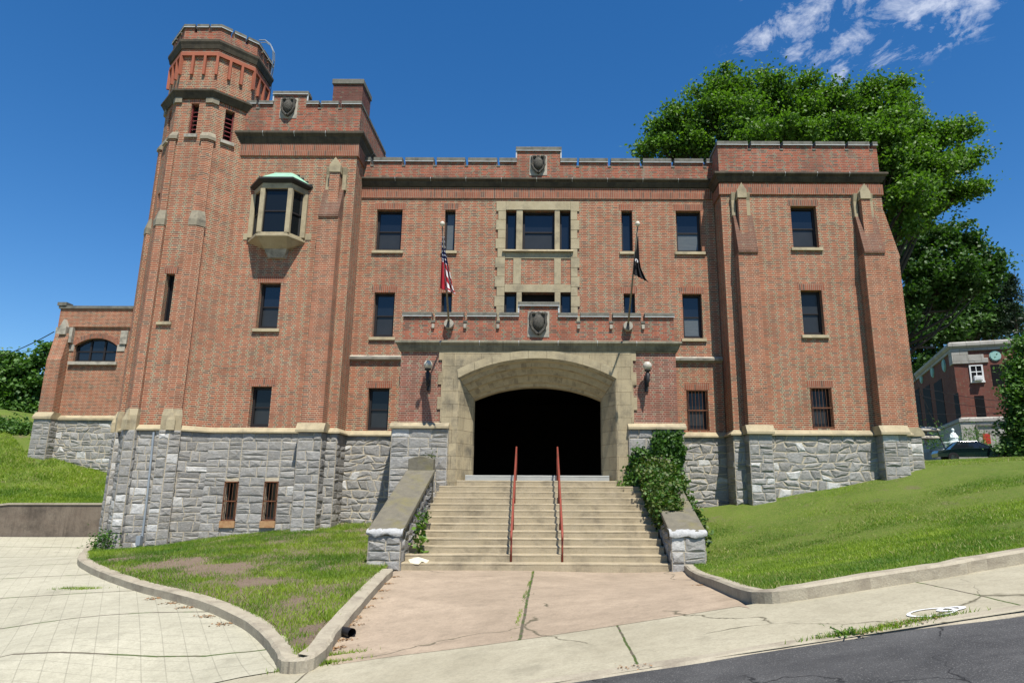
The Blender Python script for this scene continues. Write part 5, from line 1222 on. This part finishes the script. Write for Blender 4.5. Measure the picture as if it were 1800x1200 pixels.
MB().sweep([(0,45),(0,0),(26,0)], [(0,SB),(.2,SB),(.2,SB+.25),(0,SB+.4)]).build('stone_band', 'pale_stone_far', LB)
a, z0 = onp(1737,637,dl_); _, z1 = onp(1737,622,dl_)
MB().box(-.12, 1.2, -.12, 1.0, z0, LH-.6).box(1.2, a, -.12, .02, z0, z0+(z1-z0)*.55).box(1.2, a-.3, -.09, .02, z0+(z1-z0)*.55, z1).build('carved_stones', 'pale_stone_far', LB, bevel=.03)
def disc(s, z, r_, face):
    n = 24; mb = MB()
    for rr, dd in ((r_, .05), (r_*.84, .12)):
        c = [(math.cos(2*PI*k/n)*rr, math.sin(2*PI*k/n)*rr) for k in range(n)]
        f = (lambda u, v, d: (s+u, -d, z+v)) if face == 'l' else (lambda u, v, d: (-d, s+u, z+v))
        mb.add([f(u,v,dd) for u,v in c]+[f(u,v,-.01) for u,v in c], [tuple(range(n))]+[(k,(k+1)%n,(k+1)%n+n,k+n) for k in range(n)])
    mb.build('medallion', 'copper_far', LB)
s, z = onp(1749,625.5,dl_); disc(s, z, .46, 'l')
for q in ((1660,642),(1639.6,653),(1620,664),(1601,673)): s, z = onp(*q, dk); disc(s, z, .62, 'd')
def slot(px0, px1, py0, py1, d, face):
    s0, zb_ = onp(px0, py1, d); s1, zt_2 = onp(px1, py0, d); s0, s1 = sorted((s0, s1)); mb = MB()
    if face == 'l': mb.box(s0, s1, -.03, .02, zb_, zt_2)
    else: mb.box(-.03, .02, s0, s1, zb_, zt_2)
    return mb.build('window', 'glass_far', LB), s0, s1, zb_, zt_2
slot(1718,1729,695,737,dl_,'l'); slot(1746,1760,640,678,dl_,'l'); slot(1776,1786,640,735,dl_,'l')
for a, b, y0_, y1_ in ((1652,1655,665,760),(1632,1634,675,765),(1613,1615,682,770),(1682,1684,690,735)): slot(a, b, y0_, y1_, dk, 'd')
f, s0, s1, a, b = slot(1708,1724,643,664,dl_,'l'); mb = MB()
mb.box(s0-.12,s0,-.1,.02,a-.35,b+.1); mb.box(s1,s1+.12,-.1,.02,a-.35,b+.1); mb.box(s0,s1,-.1,.02,b,b+.1); mb.box(s0,s1,-.08,.02,(a+b)/2-.04,(a+b)/2+.04); mb.box((s0+s1)/2-.03,(s0+s1)/2+.03,-.07,.02,a,b); mb.box(s0-.15,s1+.15,-.16,.02,a-.45,a-.3)
mb.build('frame', 'white_frame', f); MB().box(s0+.1,s1-.1,-.5,.0,a-.3,a+.12).box(s0+.2,s1-.2,-.52,-.5,a-.22,a+.05).build('air_conditioner', 'white_frame', f, bevel=.02)
s0, zb_ = onp(1729,781,dl_); s1, zt_2 = onp(1739,762,dl_); MB().box(s0, s1, -.16, -.08, zb_, zt_2).build('door', 'red_door', LB)
s0, zb_ = onp(1716,762,dl_); s1, zt_2 = onp(1722,746,dl_); s2, _ = onp(1765,746,dl_)
MB().box(s0,s2,-.22,-.1,zt_2-.14,zt_2).box(s0,s0+.14,-.22,-.1,zb_-.4,zt_2-.14).build('stone_moulding', 'coping', LB)
# terrace wall, statue, urn, car
a = V(1645,812,54); b = V(1760,812,54); zt4 = WZ(1700,790,54)
tag(MB().box(a.x, b.x+6, 54, 54.5, 0, zt4-.15).box(a.x, a.x+.5, 54.5, 62, 0, zt4-.15).box(a.x-.1, b.x+6, 53.9, 54.6, zt4-.15, zt4).build('terrace_wall', 'pale_stone_far'), 'pale stone block terrace wall behind the dark car', 'wall')
c = V(1679,790,54.6); hS = WZ(1678,752,54.6)-c.z; k = hS/1.8
so_ = empty('statue', c, label='pale green-white robed figure statue standing on the terrace wall', cat='statue')
MB().lathe((0,0,0), [(.42*k,0),(.44*k,.05*k),(.42*k,.4*k),(.38*k,.46*k),(.42*k,.7*k),(.30*k,.74*k)], 18).build('pedestal', 'statue_white', so_, smooth=True)
MB().lathe((0,0,.72*k), [(.30*k,0),(.33*k,.1*k),(.30*k,.3*k),(.27*k,.5*k),(.17*k,.66*k),(.07*k,.72*k),(.065*k,.76*k),(.11*k,.84*k),(.12*k,.93*k),(.09*k,1.02*k),(.01*k,1.06*k)], 16).tube([(-.25*k,-.05,1.18*k),(-.30*k,-.12*k,.98*k),(-.05*k,-.32*k,1.0*k)], .055*k, 8).tube([(.25*k,-.05,1.18*k),(.30*k,-.12*k,.98*k),(.05*k,-.32*k,1.0*k)], .055*k, 8).build('figure', 'statue_white', so_, smooth=True)
c = V(1663,790,54.3); u = MB().lathe((c.x,c.y,c.z), [(.25,0),(.22,.05),(.06,.12),(.06,.42),(.26,.52),(.27,.57),(.02,.6)], 14).build('birdbath', 'statue_white', smooth=True); tag(u, 'small white pedestal birdbath on the terrace wall left of the statue', 'birdbath')
cc = V(1712,812.5,47.); car = empty('parked_car', (cc.x,cc.y,cc.z), R(-14), label='dark green saloon car parked on the street beyond the lawn', cat='car')
body = MB(); sec = []
prof = [(-2.35,.35),(-2.38,.62),(-2.3,.80),(-1.5,.88),(-.95,.92),(.9,.92),(1.9,.84),(2.3,.74),(2.38,.5),(2.3,.32)]
w = .86; vs = []
for s, ww in ((-1,w*.96),(-.97,w),(0,w*1.0),(.97,w),(1,w*.96)):
    vs += [(x, s*w*(1 if abs(z-.6) < .25 else .97)*(1-.12*(abs(x)/2.4)**4), z+(.03 if s == 0 and z > .7 else 0)) for x, z in prof]
m_ = len(prof); body.add(vs, [(i*m_+k, i*m_+(k+1)%m_, (i+1)*m_+(k+1)%m_, (i+1)*m_+k) for i in range(4) for k in range(m_)]+[tuple(range(m_)), tuple(range(4*m_+m_-1, 4*m_-1, -1))])
body.build('body', 'car_paint', car, smooth=False, bevel=.03)
MB().add([(-1.55,-.78,.88),(-1.0,-.6,1.36),(.15,-.6,1.38),(1.05,-.76,.90),(-1.55,.78,.88),(-1.0,.6,1.36),(.15,.6,1.38),(1.05,.76,.90)], [(0,1,2,3),(7,6,5,4),(0,4,5,1),(1,5,6,2),(2,6,7,3)]).build('cabin_glass', 'glass', car)
MB().box(-1.0,.15,-.6,.6,1.36,1.42).tube([(-1.55,-.785,.9),(-1.0,-.605,1.37),(.15,-.605,1.39),(1.05,-.765,.92)], .035, 6).tube([(-1.55,.785,.9),(-1.0,.605,1.37),(.15,.605,1.39),(1.05,.765,.92)], .035, 6).tube([(-.35,-.70,.92),(-.3,-.61,1.38)], .03, 6).build('roof', 'car_paint', car, bevel=.03)
for x in (-1.45, 1.5):
    for s in (-1, 1):
        t = MB().tube([(x,s*.72,.32),(x,s*.88,.32)], .32, 18).build('wheel', 'tyre', car); MB().tube([(x,s*.80,.32),(x,s*.895,.32)], .19, 14).build('rim', 'chrome', t)
for s in (-1,1): MB().box(2.2,2.40,s*.62-.14,s*.62+.14,.58,.72).build('headlight', 'headlamp', car); MB().box(2.15,2.36,s*.80-.05,s*.80+.05,.58,.72).build('indicator', 'indicator', car)
MB().box(2.34,2.42,-.42,.42,.5,.7).box(2.33,2.46,-.82,.82,.34,.44).build('grille_and_bumper', 'chrome', car)
MB().box(.75,.9,-.98,-.86,.9,1.0).box(.75,.9,.86,.98,.9,1.0).build('mirrors', 'car_paint', car)
# street beyond the crest
region('street', [(12,37),(60,37),(60,52),(12,52)], 2., .02, 'asphalt')
region('kerb_line', [(12,36.2),(60,36.2),(60,37),(12,37)], 1.5, .16, 'kerb')
# utility pole and wires
a = V(1608,815,48); t_ = V(1592,605,48); up = empty('utility_pole', a, label='brown wooden utility pole at the right end of the armory', cat='pole')
d = t_-a; MB().tube([(0,0,-1),(0,0,d.z*.5),(0,0,d.z+1.2)], [.17,.15,.12], 10).build('pole', 'wood_pole', up); MB().box(-.3,2.4,-.06,.06,d.z-.3,d.z-.15).build('cross_arm', 'wood_pole', up)
mb = MB()
for x in (.5,1.3,2.2): mb.lathe((x,0,d.z-.15), [(.06,0),(.09,.08),(.05,.16)], 8)
mb.build('insulators', 'statue_white', up)
def wire(p0, p1, label, sag=.6, r_=.018):
    p0 = Vector(p0); p1 = Vector(p1); pts = [p0.lerp(p1, i/14)+Vector((0,0,-sag*4*(i/14)*(1-i/14))) for i in range(15)]
    tag(MB().tube(pts, r_, 5).build('cable', 'black_iron'), label, 'cable', 'overhead cables')
wire(V(1600,675,48), V(1900,702,44), 'upper overhead cable crossing the far brick building at right'); wire(V(1603,690,48), V(1900,690,44), 'middle overhead cable crossing the far brick building at right', 1.); wire(V(1606,725,48), V(1900,700,44), 'lowest overhead cable crossing the far brick building at right', .5)
wire(V(1598,640,48), V(1668,805,47.8), 'slanting guy cable from the utility pole to the ground', .0, .03)
wire(V(-60,640,40), V(95,583,34.2), 'overhead cable running to the top of the set-back wing at left', .3, .025)
# pale canopies between pole and building
for px, py, w_, nm in ((1627,755,.75,'upper'), (1626,768,.8,'lower')):
    c = V(px, py, 50); o = MB().prism([(c.x-w_,c.y-.6),(c.x+w_,c.y-.6),(c.x+w_,c.y+.6),(c.x-w_,c.y+.6)], c.z-.12, c.z-.04).prism([(c.x-w_,c.y-.6),(c.x+w_,c.y-.6),(c.x+w_,c.y+.6),(c.x-w_,c.y+.6)], c.z-.04, c.z+.22, top=[(c.x-.2,c.y-.1),(c.x+.4,c.y-.1),(c.x+.4,c.y+.1),(c.x-.2,c.y+.1)]).box(c.x-.05,c.x+.05,c.y-.05,c.y+.05,c.z-.55,c.z-.12).build('tiered_canopy', 'limestone_grey')
    tag(o, f'{nm} of two small pale tiered canopies beside the utility pole', 'canopy')
# ================================================ trees
def lob(lst, Y, spread=1.5, k=1.):
    out = []
    for q in lst:
        px, py, rp = q[:3]; Yq = Y+(q[3] if len(q) > 3 else 0); c = V(px, py, Yq); dep = c.y*cp+c.z*sp; r_ = rp*dep/F*k; out.append((c.x, c.y, c.z, r_, r_*spread, r_*.85))
    return out
L1 = lob([(1165,225,28),(1155,255,30),(1195,215,32),(1215,250,38),(1262,155,34),(1250,200,45),(1300,170,42,1),(1310,215,50,-1),(1360,160,36),(1370,205,50,1),(1420,160,34),(1425,205,50),(1470,175,34,-1),(1480,220,48,1),(1530,160,30),(1545,200,42),(1578,150,22),(1590,195,34),(1600,240,40),(1560,260,50),(1640,245,34),(1665,290,34),(1695,235,26),(1700,285,26),(1690,340,34),(1650,345,36),(1610,310,48),(1570,330,44),(1625,385,26),(1585,380,34),(1340,250,45,2),(1440,250,45,2),(1650,300,36,-2),(1710,330,20),(1672,230,22),(1600,285,50,-2),(1600,345,46,-2),(1570,290,44,-3),(1235,262,28),(1330,245,40,-3),(1375,240,40,-3),(1420,245,42,-3),(1465,240,42,-3),(1510,245,42,-3),(1555,250,42,-3),(1570,215,38,-3),(1600,345,44,-4),(1590,400,24,-3),(1195,262,24),(1290,245,34),(1130,268,16),(1180,190,14),(1222,160,12),(1345,125,10),(1275,125,14)], 38)
tree('maple_tree', (WX(1440,700,38),39,1.), (WX(1430,250,38),38.5,19), [(a,b,c,r*.80,ry*.8,rz*.80) for a,b,c,r,ry,rz in L1], 'leaf_maple', 'huge bright green maple tree rising behind the right tower', 'tree', 'trees behind the armory', 2700, 50, .10, .33, .5)
L2 = lob([(1600,440,30),(1640,425,32),(1680,420,28),(1710,430,24),(1735,455,22),(1750,480,18),(1620,480,40),(1665,475,40),(1700,490,36),(1600,520,24),(1740,500,14),(1650,520,34,1),(1590,560,22)], 47)
tree('maple_tree', (WX(1545,780,47),47.5,2), (WX(1610,470,47),47,17), L2, 'leaf_dark', 'darker spreading tree beyond the right end of the armory, below the huge maple', 'tree', 'trees behind the armory', 560, 50, .13, .34, .35)
L3 = lob([(1610,595,40),(1650,580,40),(1695,565,38),(1730,560,36),(1660,530,36),(1720,520,34),(1600,650,34),(1640,640,30),(1620,560,34),(1755,570,34),(1700,530,30)], 82)
tree('round_tree', (WX(1650,760,82),82,4), (WX(1660,600,82),82,14), L3, 'leaf_dark', 'dense dark green tree standing behind the stone and brick building', 'tree', 'trees behind the armory', 420, 70, .24, .8, .5)
# conifer
def conifer(px, ytop, ybot, rpx, Y, label):
    b = V(px, ybot, Y); t = V(px, ytop, Y); h = t.z-b.z; R0 = rpx*Y/F; o = empty('pine_tree', b, label=label, cat='tree'); MB().tube([(0,0,-2),(0,0,h)], [.35,.05], 8).build('trunk', 'bark', o); pts = []
    for k in range(26):
        z = h*(k+.3)/26; r_ = R0*(1-(k/26)**1.3)*random.uniform(.75,1.1)+.3
        for j in range(9):
            a = random.uniform(0, 2*PI)
            for q in range(22): s = random.random()**.7; pts.append((math.cos(a)*r_*s+random.gauss(0,.22), math.sin(a)*r_*s+random.gauss(0,.22), z-.3*s*r_*.3+random.gauss(0,.15)+.3*s))
    leafmesh('crown', np.array(pts), .22, 'leaf_pine', o, asp=.3)
conifer(1796,482,640,52,78,'tall dark pine tree at the right edge'); 
L5 = lob([(1800,645,26),(1788,690,18),(1810,700,38),(1798,740,26),(1815,760,40),(1783,665,9),(1806,605,18),(1800,780,20),(1835,680,46)], 40, 1.)
tree('roadside_tree', (WX(1815,800,40),40,1.6), (WX(1812,650,40),40,7), L5, 'leaf_left', 'leafy tree with bright edge leaves at the right border before the stone and brick building', 'tree', None, 420, 70, .10, .32, .2)
L6 = lob([(1768,792,12),(1785,785,18),(1800,790,16)], 44, 1.)
tree('low_bush', (WX(1765,800,44),44,1.7), (WX(1765,785,44),44,2.3), L6, 'leaf_dark', 'low dark bush beside the parked car', 'bush', None, 120, 60, .08, .25, .06)
for px, nm in ((1640,'spiky shrub under the pole on the terrace'), (1715,'spiky shrub right of the statue on the terrace')):
    plant(px, 789, 55, 380, 2.0, .55, .16, 'leaf_left', 'terrace_shrub', nm, asp=.2)
# left side
LL = lob([(18,638,18),(48,645,15),(80,622,9),(68,640,10),(30,655,18),(8,680,26),(45,685,24),(76,668,13),(28,720,28),(60,712,18),(2,636,16),(-40,660,40),(64,748,12),(-60,720,50),(88,612,5)], 48, 1.3)
tree('leafy_tree', (WX(20,790,48),48,3.0), (WX(30,680,48),48,8), LL, 'leaf_left', 'green tree beyond the bank at the left edge', 'tree', None, 420, 80, .14, .42, .3)
LB_ = lob([(20,770,22),(45,760,20),(5,755,22),(50,785,12),(-25,770,30)], 36.5, 1.)
tree('leafy_bush', (WX(25,795,36.5),36.5,2.4), (WX(25,775,36.5),36.5,3.2), LB_, 'leaf_left', 'bright green bush on top of the grass bank left of the wing', 'bush', None, 170, 80, .08, .3, .08)
# ================================================ sky, sun, camera
w = bpy.data.worlds.new('World'); S.world = w; w.use_nodes = True; nt = w.node_tree; nt.nodes.clear()
EL, AZ = R(62.), R(21.)
def nn(t, **k):
    o = nt.nodes.new('ShaderNode'+t)
    for a, v in k.items(): setattr(o, a, v)
    return o
lk = nt.links.new
out = nn('OutputWorld'); bg = nn('Background'); lk(bg.outputs[0], out.inputs[0]); bg.inputs[1].default_value = .095
sky = nn('TexSky', sky_type='NISHITA'); sky.sun_disc = False; sky.sun_elevation = EL; sky.sun_rotation = PI-AZ; sky.air_density = 1.; sky.dust_density = .3; sky.ozone_density = 4.
hs = nn('HueSaturation'); hs.inputs['Saturation'].default_value = 1.31; hs.inputs['Hue'].default_value = .503; lk(sky.outputs[0], hs.inputs['Color'])
tc = nn('TexCoord')
def M_(op_, a, b=0., c=None):
    o = nn('Math', operation=op_)
    for i, v in enumerate((a, b, c)):
        if v is None: continue
        if hasattr(v, 'default_value') or hasattr(v, 'is_linked'): lk(v, o.inputs[i])
        else: o.inputs[i].default_value = v
    return o.outputs[0]
sp_ = nn('SeparateXYZ'); lk(tc.outputs['Generated'], sp_.inputs[0]); zc = M_('MAXIMUM', sp_.outputs[2], .05)
cu = nn('CombineXYZ'); lk(M_('DIVIDE', sp_.outputs[0], zc), cu.inputs[0]); lk(M_('DIVIDE', sp_.outputs[1], zc), cu.inputs[1])   # cirrus layer: flat sheet overhead
def cloudpos(px, py): d = ray(px, py); return d[0]/d[2], d[1]/d[2]
mp = nn('Mapping'); lk(cu.outputs[0], mp.inputs[0]); mp.inputs['Rotation'].default_value = (0,0,R(-28)); mp.inputs['Scale'].default_value = (9.,6.5,1)
nz = nn('TexNoise'); lk(mp.outputs[0], nz.inputs['Vector']); nz.inputs['Scale'].default_value = 1.; nz.inputs['Detail'].default_value = 9; nz.inputs['Roughness'].default_value = .68; nz.inputs['Distortion'].default_value = .35
mask = None
for px, py, r_ in ((1335,60,.08),(1420,30,.17),(1530,20,.20),(1620,50,.13),(1650,10,.18),(1550,95,.07),(1490,130,.06),(1720,0,.10),(1390,90,.06)):
    x, y = cloudpos(px, py); dx = M_('SUBTRACT', sp_.outputs[0], 0.); 
    s2 = nn('SeparateXYZ'); lk(cu.outputs[0], s2.inputs[0])
    d = M_('POWER', M_('ADD', M_('POWER', M_('SUBTRACT', s2.outputs[0], x), 2.), M_('POWER', M_('SUBTRACT', s2.outputs[1], y), 2.)), .5)
    k = M_('SUBTRACT', 1., M_('DIVIDE', d, r_*1.25)); k = M_('MAXIMUM', k, 0.); mask = k if mask is None else M_('MAXIMUM', mask, k)
den = M_('MULTIPLY', M_('SUBTRACT', M_('ADD', nz.outputs[0], M_('MULTIPLY', mask, .17)), .59), 2.4)
den = M_('MULTIPLY', den, M_('MINIMUM', M_('MULTIPLY', mask, 3.), 1.))
cl_ = nn('Clamp'); lk(den, cl_.inputs[0]); cl_.inputs['Max'].default_value = .42
mx = nn('Mix', data_type='RGBA'); lk(cl_.outputs[0], mx.inputs[0]); lk(hs.outputs[0], mx.inputs[6]); mx.inputs[7].default_value = (9.,9.1,9.4,1); lk(mx.outputs[2], bg.inputs[0])
sd = bpy.data.lights.new('sun', 'SUN'); sd.energy = 5.0; sd.angle = R(.53); sd.color = (1.,.955,.88)
so2 = bpy.data.objects.new('sun', sd); COL.objects.link(so2)
dirv = Vector((math.sin(AZ)*math.cos(EL), -math.cos(AZ)*math.cos(EL), math.sin(EL))); so2.rotation_euler = dirv.to_track_quat('Z','Y').to_euler(); so2.location = dirv*60
cd = bpy.data.cameras.new('camera'); cam = bpy.data.objects.new('camera', cd); COL.objects.link(cam); S.camera = cam
r_v = Vector((1, -RHO*sp, RHO*cp)).normalized(); fw = Vector((0,cp,sp)); up_ = r_v.cross(fw)
cam.matrix_world = Matrix((( r_v.x, up_.x, -fw.x, 0), (r_v.y, up_.y, -fw.y, 0), (r_v.z, up_.z, -fw.z, 0), (0,0,0,1)))
cd.sensor_fit = 'HORIZONTAL'; cd.sensor_width = 36; cd.lens = F/1800*36; cd.shift_x = -(PX-900)/1800; cd.clip_end = 6000; cd.clip_start = .05
S.view_settings.view_transform = 'Standard'; S.view_settings.look = 'None'; S.view_settings.exposure = .62; S.view_settings.gamma = 1; S.view_settings.use_curve_mapping = False
S.render.resolution_x = 1024; S.render.resolution_y = 682
